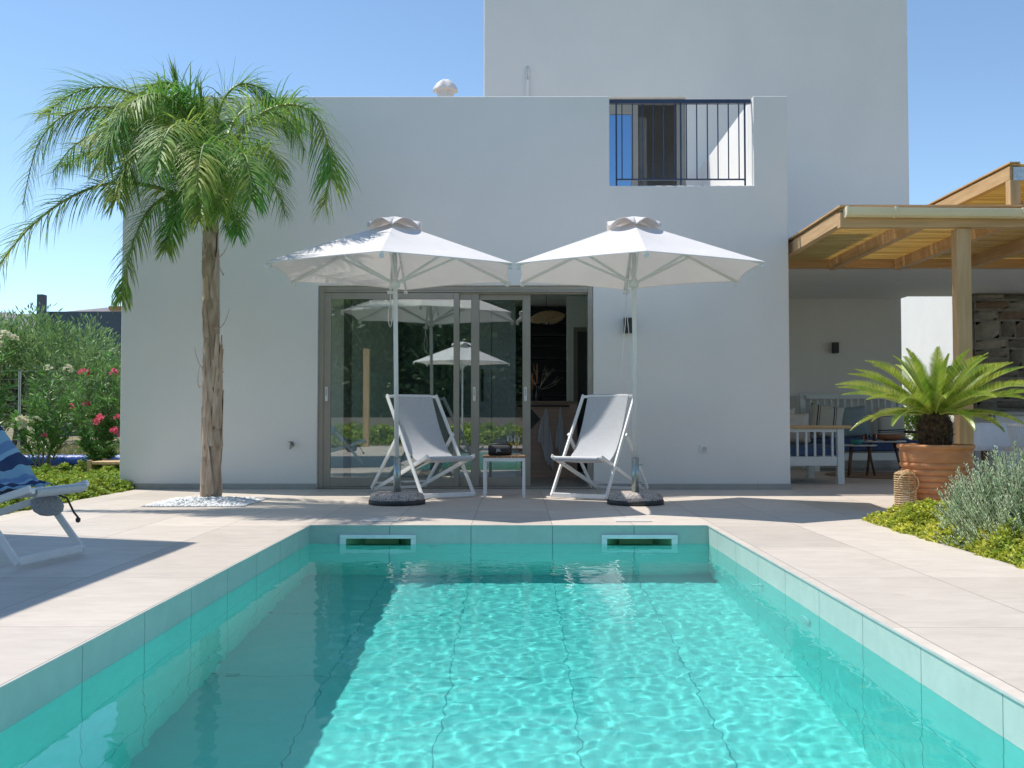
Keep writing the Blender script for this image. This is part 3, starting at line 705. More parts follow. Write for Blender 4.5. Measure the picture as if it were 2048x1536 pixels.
fitting('suction_fitting','pale round fitting under the surface of the far pool wall','fitting',(at(873,1102,PY1).x,PY1-.001,-.27),'y',[(.05,0),(.05,.01),(.035,.014),(.03,.02)],bpy.data.materials['skimmer_white'])

# ------------------------------------------------------------------ deck chairs
def deck_chair(label, loc, rz, group='sling deck chairs'):
    t = thing('deck_chair', label, 'deck chair', loc, rz, group)
    w_, th = .040, .022
    def rails(y, p, q, name, extra):
        m = MB()
        for s in (-1,1): m.bar((p[0],s*y,p[1]),(q[0],s*y,q[1]), th, w_)
        for (x,z,r) in extra: m.bar((x,-y+.005,z),(x,y-.005,z), .03 if r else .022, r or .035, (0,0,1))
        return m.build(name, M['white'], t, bevel=.006, seg=2)
    rails(.29, (.01,.02), (-.80,1.035), 'back_frame', [(-.79,1.02,.03),(.0,.035,.045)])
    rails(.262, (.055,.42), (-1.14,.035), 'seat_frame', [(.045,.405,.03),(-1.12,.045,.03)])
    rails(.318, (-.47,.63), (-1.10,.05), 'prop_frame', [(-1.04,.11,.02)])
    m = MB()
    for s in (-1,1):
        m.tube([(-.25,s*.245,.328),(-.25,s*.312,.328)], .006, 8); m.tube([(-.475,s*.27,.62),(-.475,s*.34,.62)], .007, 8)
    m.build('bolts', M['galv'], t)
    prof = [(-.79,1.045),(-.775,1.02),(-.70,.86),(-.60,.68),(-.49,.53),(-.38,.43),(-.27,.375),(-.16,.355),(-.05,.375),(.05,.425),(.075,.41),(.07,.375),(.03,.365)]
    P = []
    for (x,z) in prof:
        row = []
        for j in range(9):
            y = -.232+.464*j/8; e_ = 1-(abs(y)/.232)**2; sag = .012*e_ if -.7 < x < 0 else 0
            row.append((x-sag*.7, y, z-sag))
        P.append(row)
    MB().grid(P).build('sling', M['sling'], t, smooth=True, solid=.003, sub=1)
    return t
def facing(dx, dy): return math.atan2(dy, dx)
deck_chair('white framed grey sling deck chair under the left parasol', (-.665,10.10,0), facing(math.sin(R(33)),-math.cos(R(33))))
deck_chair('white framed grey sling deck chair under the right parasol, turned left', (.612,10.0,0), facing(-math.sin(R(27)),-math.cos(R(27))))
dc3 = deck_chair('white sling deck chair with a striped towel in the shade by the pool edge', (-2.60,5.72,0), facing(.985,-.17))
# towel draped over the third chair
tw = thing('beach_towel', 'navy and light blue striped beach towel draped over the shaded deck chair', 'towel', (-2.60,5.72,0), facing(.985,-.17))
prof = [(-.90,.55),(-.87,.80),(-.83,1.045),(-.79,1.075),(-.75,1.05),(-.70,.89),(-.60,.71),(-.49,.56),(-.38,.465),(-.27,.41),(-.16,.39)]
P = []
random.seed(5)
for i, (x,z) in enumerate(prof):
    for sub in range(3):
        if i == len(prof)-1 and sub: break
        x2, z2 = prof[min(i+1,len(prof)-1)]; f = sub/3; xx = x+(x2-x)*f; zz2 = z+(z2-z)*f; row = []
        for j in range(37):
            y = -.39+.78*j/36; ay = abs(y); rz_ = max(zz2, -1.27*xx+.048 if xx > -.8 else zz2)
            kk = min(1,max(0,(ay-.10)/.18)); kk = kk*kk*(3-2*kk)
            kk = .5+.5*kk
            if xx > -.25: kk *= max(0,(-.12-xx)/.13) if xx < -.12 else 0
            nn = noise.noise(Vector((y*5, (i+f)*.5, 2)))*.010
            over = max(0, ay-.305)*1.6*(1 if xx < -.45 else 0); zz3 = zz2+(rz_-zz2)*kk
            yy_ = y if ay < .305 else math.copysign(.305+(ay-.305)*.45, y)
            if xx > -.45: yy_ *= max(.62, 1-(xx+.45)*1.1)
            row.append((xx+nn*.8, yy_, zz3+nn+.010-over+(.045*abs(noise.noise(Vector((y*7,i*.8,7)))) if xx > -.42 and z < .6 else 0)))
        P.append(row)
def towelmat():
    m, nt, p_ = newmat('striped_beach_towel')
    uv = N(nt, 'ShaderNodeUVMap').outputs[0]; sx = N(nt, 'ShaderNodeSeparateXYZ'); nt.links.new(uv, sx.inputs[0])
    f = math_(nt, 'FRACT', math_(nt, 'MULTIPLY', sx.outputs[1], 6.5))
    r = N(nt, 'ShaderNodeValToRGB'); r.color_ramp.interpolation = 'CONSTANT'; nt.links.new(f, r.inputs[0]); e_ = r.color_ramp.elements
    e_[0].color = (.03,.055,.13,1); e_[1].position = .34; e_[1].color = (.24,.42,.52,1)
    x = e_.new(.62); x.color = (.15,.26,.43,1); x = e_.new(.86); x.color = (.30,.46,.58,1)
    nt.links.new(r.outputs[0], p_.inputs['Base Color']); p_.inputs['Roughness'].default_value = .95
    b_ = N(nt, 'ShaderNodeBump', Strength=.5, Distance=.003); n2 = N(nt, 'ShaderNodeTexNoise', Scale=70, Detail=3); nt.links.new(N(nt,'ShaderNodeTexCoord').outputs['Object'], n2.inputs['Vector']); nt.links.new(n2.outputs[0], b_.inputs['Height']); nt.links.new(b_.outputs[0], p_.inputs['Normal'])
    return m
o = MB().grid(P).build('cloth', towelmat(), tw, smooth=True, solid=.005, sub=1)
me = o.data; uvl = me.uv_layers.new(name='UVMap'); nr, nc = len(P), len(P[0])
for lp in me.loops:
    vi = lp.vertex_index; uvl.data[lp.index].uv = ((vi % nc)/(nc-1), (vi//nc)/(nr-1))
# pouch hanging under that chair
bag = thing('mesh_pouch', 'small grey mesh pouch with a drawstring hanging from the shaded deck chair', 'pouch', (-2.74,5.98,.30))
mb = MB(); mb.lathe([(.005,-.14),(.05,-.13),(.085,-.09),(.10,-.03),(.095,.03),(.06,.07)], 20, rfun=lambda t,i: 1+.12*math.sin(3*t+i)); mb.xf(Matrix.Diagonal((.95,.45,.55,1)))
mb.build('bag', mat('mesh_grey', (.28,.29,.32), (.42,.43,.46), scale=90, rough=.8, coord='obj'), bag, smooth=True)
MB().tube([(.05,-.03,.06),(.13,-.04,.03),(.17,-.04,-.05),(.20,-.05,-.08)], .006, 6).build('drawstring', M['rubber'], bag, smooth=True)
MB().lathe([(.004,0),(.014,.008),(.014,.025),(.004,.032)], 10, (.20,-.05,-.11)).build('toggle', M['rubber'], bag, smooth=True)

# ------------------------------------------------------------------ parasols
def parasol(label, loc, rot, lean=(0,0), cord=True):
    t = thing('parasol', label, 'parasol', loc, 0, 'white hexagonal parasols')
    bs = MB().lathe([(.245,.035),(.255,.045),(.252,.07),(.235,.095),(.20,.108),(.03,.112)], 48).build('base', M['terrazzo'], t, smooth=True)
    MB().lathe([(.25,0),(.262,.004),(.262,.036),(.256,.044),(.20,.0445)], 48).build('rubber_ring', M['rubber'], bs, smooth=True)
    lx, ly = lean
    def ax(z): return Vector((lx*z, ly*z, z))
    MB().tube([(0,0,.10),(0,0,.43)], .034, 20).build('sleeve', M['galv'], t, smooth=True)
    m = MB()
    for z in (.2,.36): m.tube([(.03,0,z),(.055,0,z)], .007, 8); m.lathe([(.012,-.006),(.012,.006)], 10, (.058,0,z))
    m.build('clamp_screw', M['galv'], t)
    ZA, ZR, RR = 2.625, 2.15, 1.25
    MB().tube([ax(.42), ax(ZA-.02)], .021, 16).build('pole', M['whitemetal'], t, smooth=True)
    top = ax(ZA); rv = []
    for k in range(6):
        a = rot+math.pi/3*k - math.pi/2; rv.append(ax(ZR)+Vector((math.cos(a)*RR, math.sin(a)*RR, 0)))
    m = MB(); n1, n2 = 12, 12
    for k in range(6):
        A, B = rv[k], rv[(k+1)%6]; P = []
        for i in range(n1+1):
            f = .03+.97*i/n1; row = []
            for j in range(n2+1):
                s = j/n2; e_ = math.sin(math.pi*s)
                rim = A.lerp(B, s); ctr = Vector((top.x, top.y, rim.z))
                rim = ctr+(rim-ctr)*(1-.035*e_*f)
                q = top.lerp(rim, f); q.z += -.030*e_*math.sin(math.pi*f) + .010*e_*f**3
                row.append(q)
            P.append(row)
        m.grid(P)
        # hem
        P = []
        for i in range(2):
            row = []
            for j in range(n2+1):
                s = j/n2; e_ = math.sin(math.pi*s); rim = A.lerp(B, s); ctr = Vector((top.x, top.y, rim.z)); rim = ctr+(rim-ctr)*(1-.035*e_); rim.z += .010*e_
                row.append(rim+Vector((0,0,-.008*i)))
            P.append(row)
        m.grid(P)
    can = m.build('canopy', M['canvas'], t, smooth=True)
    # vent cap
    m = MB(); zc = ZA+.05
    for k in range(6):
        a0 = rot+math.pi/3*k-math.pi/2; P = []
        for i in range(8):
            f = i/7; row = []
            for j in range(11):
                s = j/10; a = a0+math.pi/3*s; e_ = math.sin(math.pi*s)
                r_ = .275*f*(1-.10*e_); z = zc-.085*f**1.3+(.036*e_*f**2.5)-.040*f**2.5*(1-e_)
                row.append(ax(0)+Vector((top.x+math.cos(a)*r_, top.y+math.sin(a)*r_, z)))
            P.append(row)
        m.grid(P)
    m.build('vent_cap', M['canvas'], can, smooth=True, solid=.003)
    hub = ax(ZA-.03); run = ax(2.06)
    MB().lathe([(.03,-.05),(.045,-.045),(.045,.0),(.022,.03)], 16, run).build('runner', M['whitemetal'], t, smooth=True)
    MB().lathe([(.045,-.03),(.045,.01),(.02,.02)], 16, hub).build('hub', M['whitemetal'], t, smooth=True)
    for k in range(6):
        d_ = (rv[k]-hub); e0 = hub+d_*.03; MB().bar(e0+Vector((0,0,-.028)), hub+d_*.995+Vector((0,0,-.022)), .018, .026).build('rib', M['whitemetal'], t, bevel=.003)
        mid = hub+d_*.50+Vector((0,0,-.04)); MB().bar(run+Vector((d_.x,d_.y,0)).normalized()*.04, mid, .016, .022).build('strut', M['whitemetal'], t, bevel=.003)
        MB().box(-.02,.02,-.02,.02,-.03,.0).xf(Matrix.Translation(rv[k]+Vector((0,0,-.02))-Vector((d_.x,d_.y,0)).normalized()*.03)).build('rib_tip', M['whitemetal'], t, bevel=.004)
    if cord:
        # pulley arm towards the back and cord loop
        far = rv[3]; pl_ = run+Vector((-.06,.12,-.08))
        m = MB().bar(run+Vector((-.02,.03,.36)), pl_, .02,.012); m.lathe([(.03,-.012),(.03,.012)], 16, pl_)
        m.build('pulley', M['whitemetal'], t)
        P = [];
        zb_ = pl_.z-(.86 if cord == 'long' else .33); wd = .055 if cord == 'long' else .02
        pts = [pl_+Vector((0,0,0)), Vector((pl_.x-wd*.2,pl_.y,pl_.z-(pl_.z-zb_)*.35)), Vector((pl_.x-wd*.9,pl_.y,zb_+.16)), Vector((pl_.x-wd,pl_.y,zb_+.08)), Vector((pl_.x-wd*.5,pl_.y,zb_+.015)), Vector((pl_.x,pl_.y,zb_)), Vector((pl_.x+wd*.6,pl_.y,zb_+.03)), Vector((pl_.x+wd,pl_.y,zb_+.1)), Vector((pl_.x+wd*.9,pl_.y,zb_+.2)), Vector((pl_.x+wd*.2,pl_.y,pl_.z-(pl_.z-zb_)*.3)), pl_]
        MB().tube(pts, .0035, 6).build('cord', M['white'], t, smooth=True)
    return t
parasol('open white hexagonal parasol, the left one by the palm with dappled leaf shadow on top', (-1.10,9.47,0), R(1.5), (-.012,0), 'short')
parasol('open white hexagonal parasol beside the black wall lamp, the right one', (1.105,9.47,0), R(-2), (-.002,0), 'long')
parasol('white parasol behind the camera, visible only as a reflection in the glass', (-1.32,-2.1,0), R(10), (0,0), 'short')
# folded parasol on the roof terrace
q = at(891,160,13.5)
fp = thing('folded_parasol', 'folded white parasol poking above the roof parapet', 'parasol', (q.x,13.5,RZ))
H_ = q.z-RZ
MB().tube([(0,0,0),(0,0,H_-.1)], .02, 10).build('pole', M['whitemetal'], fp)
MB().lathe([(.25,0),(.25,.07),(.04,.09)], 24).build('base', M['terrazzo'], fp)
MB().lathe([(.07,H_-1.5),(.12,H_-1.2),(.11,H_-.7),(.085,H_-.4),(.10,H_-.15),(.05,H_-.07)], 36, rfun=lambda t,i: 1+.18*math.sin(6*t)).build('furled_canopy', M['canvas'], fp, smooth=True)
MB().lathe([(.158,H_-.16),(.15,H_-.12),(.11,H_-.05),(.06,H_-.008),(.01,H_)], 36, rfun=lambda t,i: 1+.10*math.sin(6*t+1)).build('cap', M['canvas'], fp, smooth=True)

# ------------------------------------------------------------------ side table with speaker and glasses
q = at(1009,993,10.25); tx, ty = -.117, 10.42
tb = thing('side_table', 'small white metal side table with teak slat top between the deck chairs', 'table', (tx,ty,0))
hw = .21; zt = .415
for sx_ in (-1,1):
    for sy_ in (-1,1): MB().box(sx_*hw-.014*(1+sx_),sx_*hw+.014*(1-sx_), sy_*hw-.014*(1+sy_), sy_*hw+.014*(1-sy_), 0, zt-.055).build('leg', M['white'], tb, bevel=.002)
m = MB(); m.box(-hw,hw,-hw,-hw+.02,zt-.054,zt-.018); m.box(-hw,hw,hw-.02,hw,zt-.054,zt-.018); m.box(-hw,-hw+.02,-hw+.0205,hw-.0205,zt-.054,zt-.018); m.box(hw-.02,hw,-hw+.0205,hw-.0205,zt-.054,zt-.018)
m.build('apron', M['white'], tb, bevel=.002)
for i in range(6):
    a = -hw-.004+i*.0716; MB().box(a, a+.066, -hw-.004, hw+.004, zt-.0175, zt).build('slat', M['teak'], tb, bevel=.002)
sp = thing('portable_speaker', 'black barrel shaped portable speaker lying on the slatted side table', 'speaker', (tx-.045,ty-.08,zt+.055), 0)
m = MB().lathe([(.035,-.118),(.05,-.115),(.054,-.09),(.055,0),(.054,.09),(.05,.115),(.035,.118)], 28); m.xf(Matrix.Rotation(R(90),4,'Y'))
body = m.build('body', mat('speaker_fabric', (.012,.013,.016), (.03,.03,.035), scale=300, rough=.7, coord='obj'), sp, smooth=True)
MB().tube([(-.10,0,-.012),(-.10,.0,.03),(-.10,0,.055),(.0,0,.062),(.10,0,.055),(.10,0,.03)], .008, 8).build('carry_strap', M['black'], sp, smooth=True)
for s in (-1,1): MB().tube([(s*.1,0,-.05),(s*.04,0,-.056)], .01, 8).build('foot', M['rubber'], sp)
# lettering on the grille
cu = bpy.data.curves.new('emblem_text', 'FONT'); cu.body = 'JBL'; cu.size = .038; cu.extrude = .001; cu.align_x = 'CENTER'; cu.align_y = 'CENTER'; cu.offset = .0008
to = bpy.data.objects.new('tmp', cu); C.objects.link(to)
dg = bpy.context.evaluated_depsgraph_get(); me = bpy.data.meshes.new_from_object(to.evaluated_get(dg)); bpy.data.objects.remove(to)
me.materials.clear(); me.materials.append(mat('emblem_grey', (.5,.5,.52), rough=.4))
em = bpy.data.objects.new('emblem', me); C.objects.link(em); em.parent = sp; em.rotation_euler = (R(90),0,0); em.location = (-.012,-.0565,0)
def wine_glass(dx, dy, lab):
    t = thing('wine_glass', lab, 'glass', (tx+dx,ty+dy,zt), 0, 'wine glasses on the side table')
    MB().lathe([(.033,0),(.033,.002),(.006,.006),(.0035,.02),(.0035,.085),(.008,.095)], 20).build('stem', M['clear'], t, smooth=True)
    pr = [(.008,.095),(.028,.11),(.038,.135),(.040,.155),(.036,.185),(.031,.21)]
    MB().lathe(pr, 24).build('bowl', M['clear'], t, smooth=True)
    MB().lathe([(.006,.098),(.026,.112),(.036,.134),(.0365,.139),(.001,.139)], 24).build('wine', M['wine'], t, smooth=True)
wine_glass(.055,-.07,'glass of white wine next to the black speaker, left of the two')
wine_glass(.125,-.12,'glass of white wine nearest the table edge, right of the two')
# ------------------------------------------------------------------ PERGOLA
pg = thing('pergola', 'pine pergola with bamboo cane ceiling and white gutter over the patio', 'pergola', (4.31,9.85,0))
GY = 9.75; RT = 2.79; RB = 2.655; X0 = 3.115; XE = 9.2
raf = [X0, 3.95, 4.77, 5.62, 6.44, 7.26, 8.08, 8.9]
for i, x in enumerate(raf):
    MB().box(x, x+.075, GY+.092, 12.82, RB, RT).build('rafter', M['pine'], pg, world=True, bevel=.004)
MB().box(X0-.001, XE, GY, GY+.09, RB-.03, RT-.02).build('front_beam', M['pinex'], pg, world=True, bevel=.004)
MB().box(X0, XE, 12.823, 12.93, RB+.03, RT+.08).build('ledger_beam', M['pinex'], pg, world=True, bevel=.004)
def canes(x0, x1, y0, y1, z, seed):
    random.seed(seed); m = MB(); y = y0
    while y < y1:
        r_ = random.uniform(.0065,.0095); zz0 = z+.009+random.uniform(-.002,.003)
        pts = [(x0+(x1-x0)*k/6, y+random.uniform(-.003,.003), zz0+random.uniform(-.002,.002)) for k in range(7)]
        m.tube(pts, r_, 6); y += r_*2+random.choice((-.002,-.001,0,.0,.003))
    return m
canes(raf[0]+.02, XE, GY-.03, 12.85, RT+.001, 12).build('cane_ceiling', M['bamboo'], pg, world=True, smooth=True)
MB().box(raf[0]-.02, raf[0]+.09, GY-.05, 12.90, RT+.024, RT+.042).build('edge_board', M['pine'], pg, world=True)
MB().box(raf[0]+.091, XE, GY-.05, GY+.06, RT+.024, RT+.042).build('edge_board', M['pinex'], pg, world=True)
MB().box(4.245, 4.38, 9.78, 9.915, 0, RB-.032).build('post', M['pinez'], pg, world=True, bevel=.006)
MB().box(8.6, 8.79, 9.76, 9.95, 0, RB-.032).build('post', M['pinez'], pg, world=True, bevel=.006)
# side fascia in front of the first rafter is the rafter itself; gutter
gm = MB(); prof = [(GY-.012, RT-.005),(GY-.012,RT-.085),(GY-.05,RT-.118),(GY-.10,RT-.10),(GY-.118,RT-.05),(GY-.120,RT-.002),(GY-.112,RT-.002),(GY-.106,RT-.05),(GY-.09,RT-.092),(GY-.05,RT-.106),(GY-.022,RT-.08),(GY-.022,RT-.005)]
prof = [(y_, RT-.004+(z_-RT+.004)*.74) for y_, z_ in prof]
gm.prism(prof, 'x', X0, XE)
gu = gm.build('gutter', mat('cream_metal', (.84,.73,.52), (.80,.69,.49), scale=3, rough=.4), pg, world=True, bevel=.002)
gu.rotation_euler = (0, R(.55), 0)
for bx_ in (X0+.0, X0+.46, 4.78, 5.6, 6.4):
    k = MB().prism([(GY-.008, RT+.003),(GY-.008,RT-.068),(GY-.05,RT-.094),(GY-.106,RT-.082),(GY-.127,RT-.04),(GY-.128,RT+.006),(GY-.120,RT+.006)], 'x', bx_, bx_+.022)
    k.build('gutter_bracket', bpy.data.materials['cream_metal'], gu)
    o = bpy.data.objects[-1] if False else None
for o in list(gu.children): o.data.transform(Matrix.Translation(-pg.location))
# upper roof step
up0 = 4.745; UZ = 3.215
MB().box(up0, up0+.07, GY, 12.8, UZ-.13, UZ-.002).build('upper_rafter', M['pine'], pg, world=True, bevel=.004)
for x in (5.62,6.44,7.26,8.08): MB().box(x, x+.07, GY+.1, 12.8, UZ-.13, UZ-.002).build('upper_rafter', M['pine'], pg, world=True, bevel=.004)
MB().box(up0+.072, XE, GY, GY+.09, UZ-.11, UZ-.004).build('upper_beam', M['pinex'], pg, world=True, bevel=.004)
canes(up0+.02, XE, GY-.02, 12.8, UZ, 13).build('upper_cane_ceiling', M['bamboo'], pg, world=True, smooth=True)
MB().box(up0-.01, up0+.09, GY-.03, 12.82, UZ+.022, UZ+.036).build('edge_board', M['pine'], pg, world=True)
MB().box(up0+.001, up0+.10, GY-.006, GY+.09, RT+.044, UZ-.131).build('upper_post', M['pinez'], pg, world=True, bevel=.004)
MB().box(up0+.03, up0+.16, GY-.012, GY-.008, UZ-.14, UZ-.01).build('bracket_plate', M['steel'], pg, world=True)
m = MB()
for i in range(4):
    for j in range(2): m.tube([(up0+.05+i*.03, GY-.0125, UZ-.045-j*.055),(up0+.05+i*.03, GY-.018, UZ-.045-j*.055)], .006, 6)
m.build('bolt', mat('bolt_zinc', (.7,.72,.75), rough=.3, metal=.6), pg, world=True)

# ------------------------------------------------------------------ wing behind, stone pillar wall
wg = thing('side_wing', 'bright white plastered wall of the wing beyond the patio', 'wall', (8.2,20,0))
MB().box(8.0, 8.3, 17.9, 26, 0, 4.0).build('wall', M['plaster'], wg, world=True, bevel=.01)
sw = thing('stone_wall', 'rubble stone wall on the right side of the patio', 'wall', (8.2,15.5,0))
MB().box(6.99, 9.6, 15.53, 15.92, 0, 2.69).build('mortar', M['mortar'], sw, world=True)
random.seed(11); m = MB()
def rock(m, x0, x1, z0, z1, y, dpt, side=False):
    g_ = .017; n = 4; P = []
    jx = lambda: random.uniform(-.012,.012)
    cs = [(x0+g_+jx(),z0+g_+jx()),(x1-g_+jx(),z0+g_+jx()),(x1-g_+jx(),z1-g_+jx()),(x0+g_+jx(),z1-g_+jx())]
    for i in range(n+1):
        row = []
        for j in range(n+1):
            u, v = i/n, j/n
            a = Vector(cs[0]).lerp(Vector(cs[1]),u); b_ = Vector(cs[3]).lerp(Vector(cs[2]),u); q = a.lerp(b_,v)
            ed = min(u,1-u,v,1-v)*2; dy = -dpt*min(1,ed*3) + random.uniform(-.006,.006) if ed > 0 else 0
            row.append((q.x, y+dy, q.y) if not side else (y+dy, q.x, q.y))
        P.append(row)
    m.grid(P)
z = 0
while z < 2.66:
    h = random.choice((.16,.22,.28,.34)); h = min(h, 2.69-z); x = 6.99
    while x < 9.6:
        w_ = random.uniform(.22,.55); 
        if random.random() < .25 and h > .2:
            rock(m, x, min(x+w_,9.6), z, z+h*.5, 15.53, .035); rock(m, x, min(x+w_,9.6), z+h*.5, z+h, 15.53, .035)
        else: rock(m, x, min(x+w_,9.6), z, z+h, 15.53, random.uniform(.02,.045))
        x += w_
    rock(m, 15.53, 15.72, z, z+h, 6.99, .03, True); rock(m, 15.72, 15.92, z, z+h, 6.99, .03, True)
    z += h
m.build('stones', M['stone'], sw, world=True, smooth=True)

# ------------------------------------------------------------------ patio furniture
def cushion(mb, x0,x1,y0,y1,z0,z1,r=.03):
    """soft slab with a swollen top"""
    n = 8; P = []
    nx_, ny_ = 10, 8
    for side in (1,):
        T = []; B = []
        for i in range(nx_+1):
            rt = []; rb = []
            for j in range(ny_+1):
                u, v = i/nx_, j/ny_; e_ = (1-abs(2*u-1)**6)*(1-abs(2*v-1)**6)
                rt.append((x0+(x1-x0)*u, y0+(y1-y0)*v, (z0+z1)/2+(z1-z0)/2*(.55+.45*e_))); rb.append((x0+(x1-x0)*u, y0+(y1-y0)*v, (z0+z1)/2-(z1-z0)/2*(.8+.2*e_)))
            T.append(rt); B.append(rb)
        mb.grid(T); mb.grid(B)
        ring_t = [T[i][0] for i in range(nx_+1)]+[T[nx_][j] for j in range(1,ny_+1)]+[T[i][ny_] for i in range(nx_-1,-1,-1)]+[T[0][j] for j in range(ny_-1,0,-1)]
        ring_b = [B[i][0] for i in range(nx_+1)]+[B[nx_][j] for j in range(1,ny_+1)]+[B[i][ny_] for i in range(nx_-1,-1,-1)]+[B[0][j] for j in range(ny_-1,0,-1)]
        mb.grid([ring_b, ring_t], True)
    return mb
def pillow(label, mt, loc, size, rx, rz, ry=0):
    w_, h_, t_ = size; n = 12; mb = MB()
    for s in (-1,1):
        P = []
        for i in range(n+1):
            row = []
            for j in range(n+1):
                u, v = 2*i/n-1, 2*j/n-1
                th = t_/2*((1-abs(u)**2.2)*(1-abs(v)**2.2))**.5
                pin = 1-.06*(1-abs(u)**2)*abs(v)**4-.0; pin2 = 1-.06*(1-abs(v)**2)*abs(u)**4
                row.append((u*w_/2*pin2, s*th, v*h_/2*pin))
            P.append(row)
        mb.grid(P)
    o = mb.build('cushion', mt, None, smooth=True, weld=True); o.location = loc; o.rotation_euler = (rx, ry, rz); tag(o, label, 'cushion', 'loose cushions on the patio seats'); return o
WH = mat('bench_paint', (.72,.76,.76), (.68,.72,.72), scale=5, rough=.4)
# armchair-bench at the corner: arm towards the camera
AY = 12.27
b1 = thing('patio_armchair', 'white slatted patio seat with pine armrest facing away behind the villa corner', 'seat', (3.55, 12.9, 0))
MB().box(3.86,3.94,AY,AY+.08,0,.665).build('leg', WH, b1, world=True, bevel=.004)
MB().box(3.12,3.20,AY,AY+.08,0,.665).build('leg', WH, b1, world=True, bevel=.004)
MB().box(3.86,3.94,AY+1.25,AY+1.33,0,.30).build('leg', WH, b1, world=True, bevel=.004)
MB().box(3.12,3.20,AY+1.25,AY+1.33,0,.95).build('leg', WH, b1, world=True, bevel=.004)
MB().box(3.10,4.02,AY-.03,AY+.11,.667,.705).build('armrest', M['pinex'], b1, world=True, bevel=.004)
MB().box(3.201,3.859,AY+.015,AY+.055,.22,.33).build('side_rail', WH, b1, world=True, bevel=.003)
MB().box(3.201,3.859,AY+.015,AY+.055,.625,.664).build('side_rail', WH, b1, world=True, bevel=.003)
for i in range(6):
    x = 3.27+i*.105; MB().box(x,x+.024,AY+.02,AY+.05,.331,.624).build('slat', WH, b1, world=True)
MB().box(3.88,3.93,AY+.081,AY+1.249,.20,.30).build('front_rail', WH, b1, world=True, bevel=.003)
MB().box(3.13,3.18,AY+.081,AY+1.249,.86,.94).build('back_rail', WH, b1, world=True, bevel=.003)
cushion(MB(),3.20,3.97,AY+.09,AY+1.24,.33,.47).build('seat_cushion', mat('blue_cushion', (.10,.15,.27), (.085,.13,.24), scale=10, rough=.9, bump=.002), b1, world=True, smooth=True)
# bench against the back wall
b2 = thing('patio_bench', 'long white slatted bench with navy seat cushion against the patio wall', 'bench', (5.2,15.7,0))
bx0, bx1 = 4.45, 6.05; by = 15.25
for x in (bx0, bx1-.08):
    MB().box(x,x+.08,by,by+.08,0,.27).build('leg', WH, b2, world=True, bevel=.004)
    zt_ = at(1600,788,16.0).z; MB().bar((x+.04,15.9,0),(x+.04,16.02,zt_),.08,.07,(0,1,0)).build('back_post', WH, b2, world=True, bevel=.004)
MB().box(bx0+.082,bx1-.082,by+.01,by+.06,.16,.27).build('front_rail', WH, b2, world=True, bevel=.003)
MB().box(bx0+.082,bx1-.082,15.93,15.98,1.09,1.155).build('back_rail', WH, b2, world=True, bevel=.003)
MB().box(bx0+.082,bx1-.082,15.88,15.92,.45,.50).build('back_rail', WH, b2, world=True, bevel=.003)
for i in range(14):
    x = bx0+.16+i*.105; MB().bar((x,15.9,.501),(x,15.955,1.089),.025,.02,(0,1,0)).build('back_slat', WH, b2, world=True)
cushion(MB(),bx0+.02,bx1-.02,by-.0,15.88,.29,.50).build('seat_cushion', M['navycloth'], b2, world=True, smooth=True)
MB().box(bx0+.02,bx0+.09,by-.01,15.9,.56,.60).build('armrest', M['walnut'], b2, world=True, bevel=.004)
MB().box(bx1-.09,bx1-.02,by-.01,15.9,.56,.60).build('armrest', M['walnut'], b2, world=True, bevel=.004)
pillow('plain beige cushion on the seat nearest the villa corner', M['linen'], (3.42,12.75,.66), (.50,.40,.16), R(-14), R(0))
pillow('cream cushion leaning behind the beige one', M['linen'], (3.40,13.2,.70), (.48,.46,.15), R(-10), R(12))
pillow('cream cushion with dark stripes leaning at the bench left end', M['pillow'], (4.72,15.55,.74), (.50,.52,.16), R(-14), R(-10), R(8))
pillow('plain grey cushion on the bench beside the striped one', M['greycloth'], (5.12,15.6,.73), (.52,.50,.17), R(-14), R(4), R(-3))
pillow('striped cream cushion at the right end of the bench behind the cycad leaves', M['pillow'], (5.72,15.6,.71), (.50,.46,.16), R(-14), R(-4), R(88))
# round rug, nesting tables
rg = MB().lathe([(.85,.001),(.86,.006),(.85,.012),(0.01,.012)], 64, (5.15,14.1,0)).build('jute_rug', mat('jute', (.36,.22,.13), (.28,.16,.09), scale=40, rough=.95, bump=.003)); tag(rg, 'round brown jute rug under the coffee tables', 'rug')
def ntable(label, x, y, r_, h):
    t = thing('coffee_table', label, 'table', (x,y,.012), 0, 'coffee tables on the rug')
    MB().lathe([(r_-.012,h-.018),(r_,h-.010),(r_,h-.004),(r_-.006,h)], 40).build('tabletop', mat('pale_top', (.70,.73,.74), rough=.35), t, smooth=False)
    for k in range(3):
        a = R(100+120*k); MB().tube([(math.cos(a)*r_*.55,math.sin(a)*r_*.55,h-.019),(math.cos(a)*r_*.85,math.sin(a)*r_*.85,0)], .022, 10, r2=.013).build('leg', M['walnut'], t, smooth=True)
ntable('lower small round table with the teal bowl', 4.62,13.85,.26,.42)
ntable('higher round table with the wooden bowl', 4.98,14.05,.36,.47)
bo = MB().lathe([(.04,0),(.07,.03),(.085,.07),(.08,.07),(.062,.03),(.03,.012)], 28, (4.60,13.8,.432)).build('teal_bowl', mat('teal_glaze', (.04,.30,.27), rough=.25), smooth=True); tag(bo,'small teal bowl on the lower coffee table','bowl')
bo = MB().lathe([(.07,0),(.15,.03),(.20,.085),(.19,.088),(.14,.04),(.06,.015)], 32, (5.12,14.0,.482), rfun=lambda t,i: 1+.12*math.cos(2*t)).build('wooden_bowl', mat('olive_wood', (.36,.15,.06), (.22,.08,.03), scale=8, stretch=(1,5,1), rough=.5), smooth=True); tag(bo,'large wooden bowl on the higher coffee table','bowl')
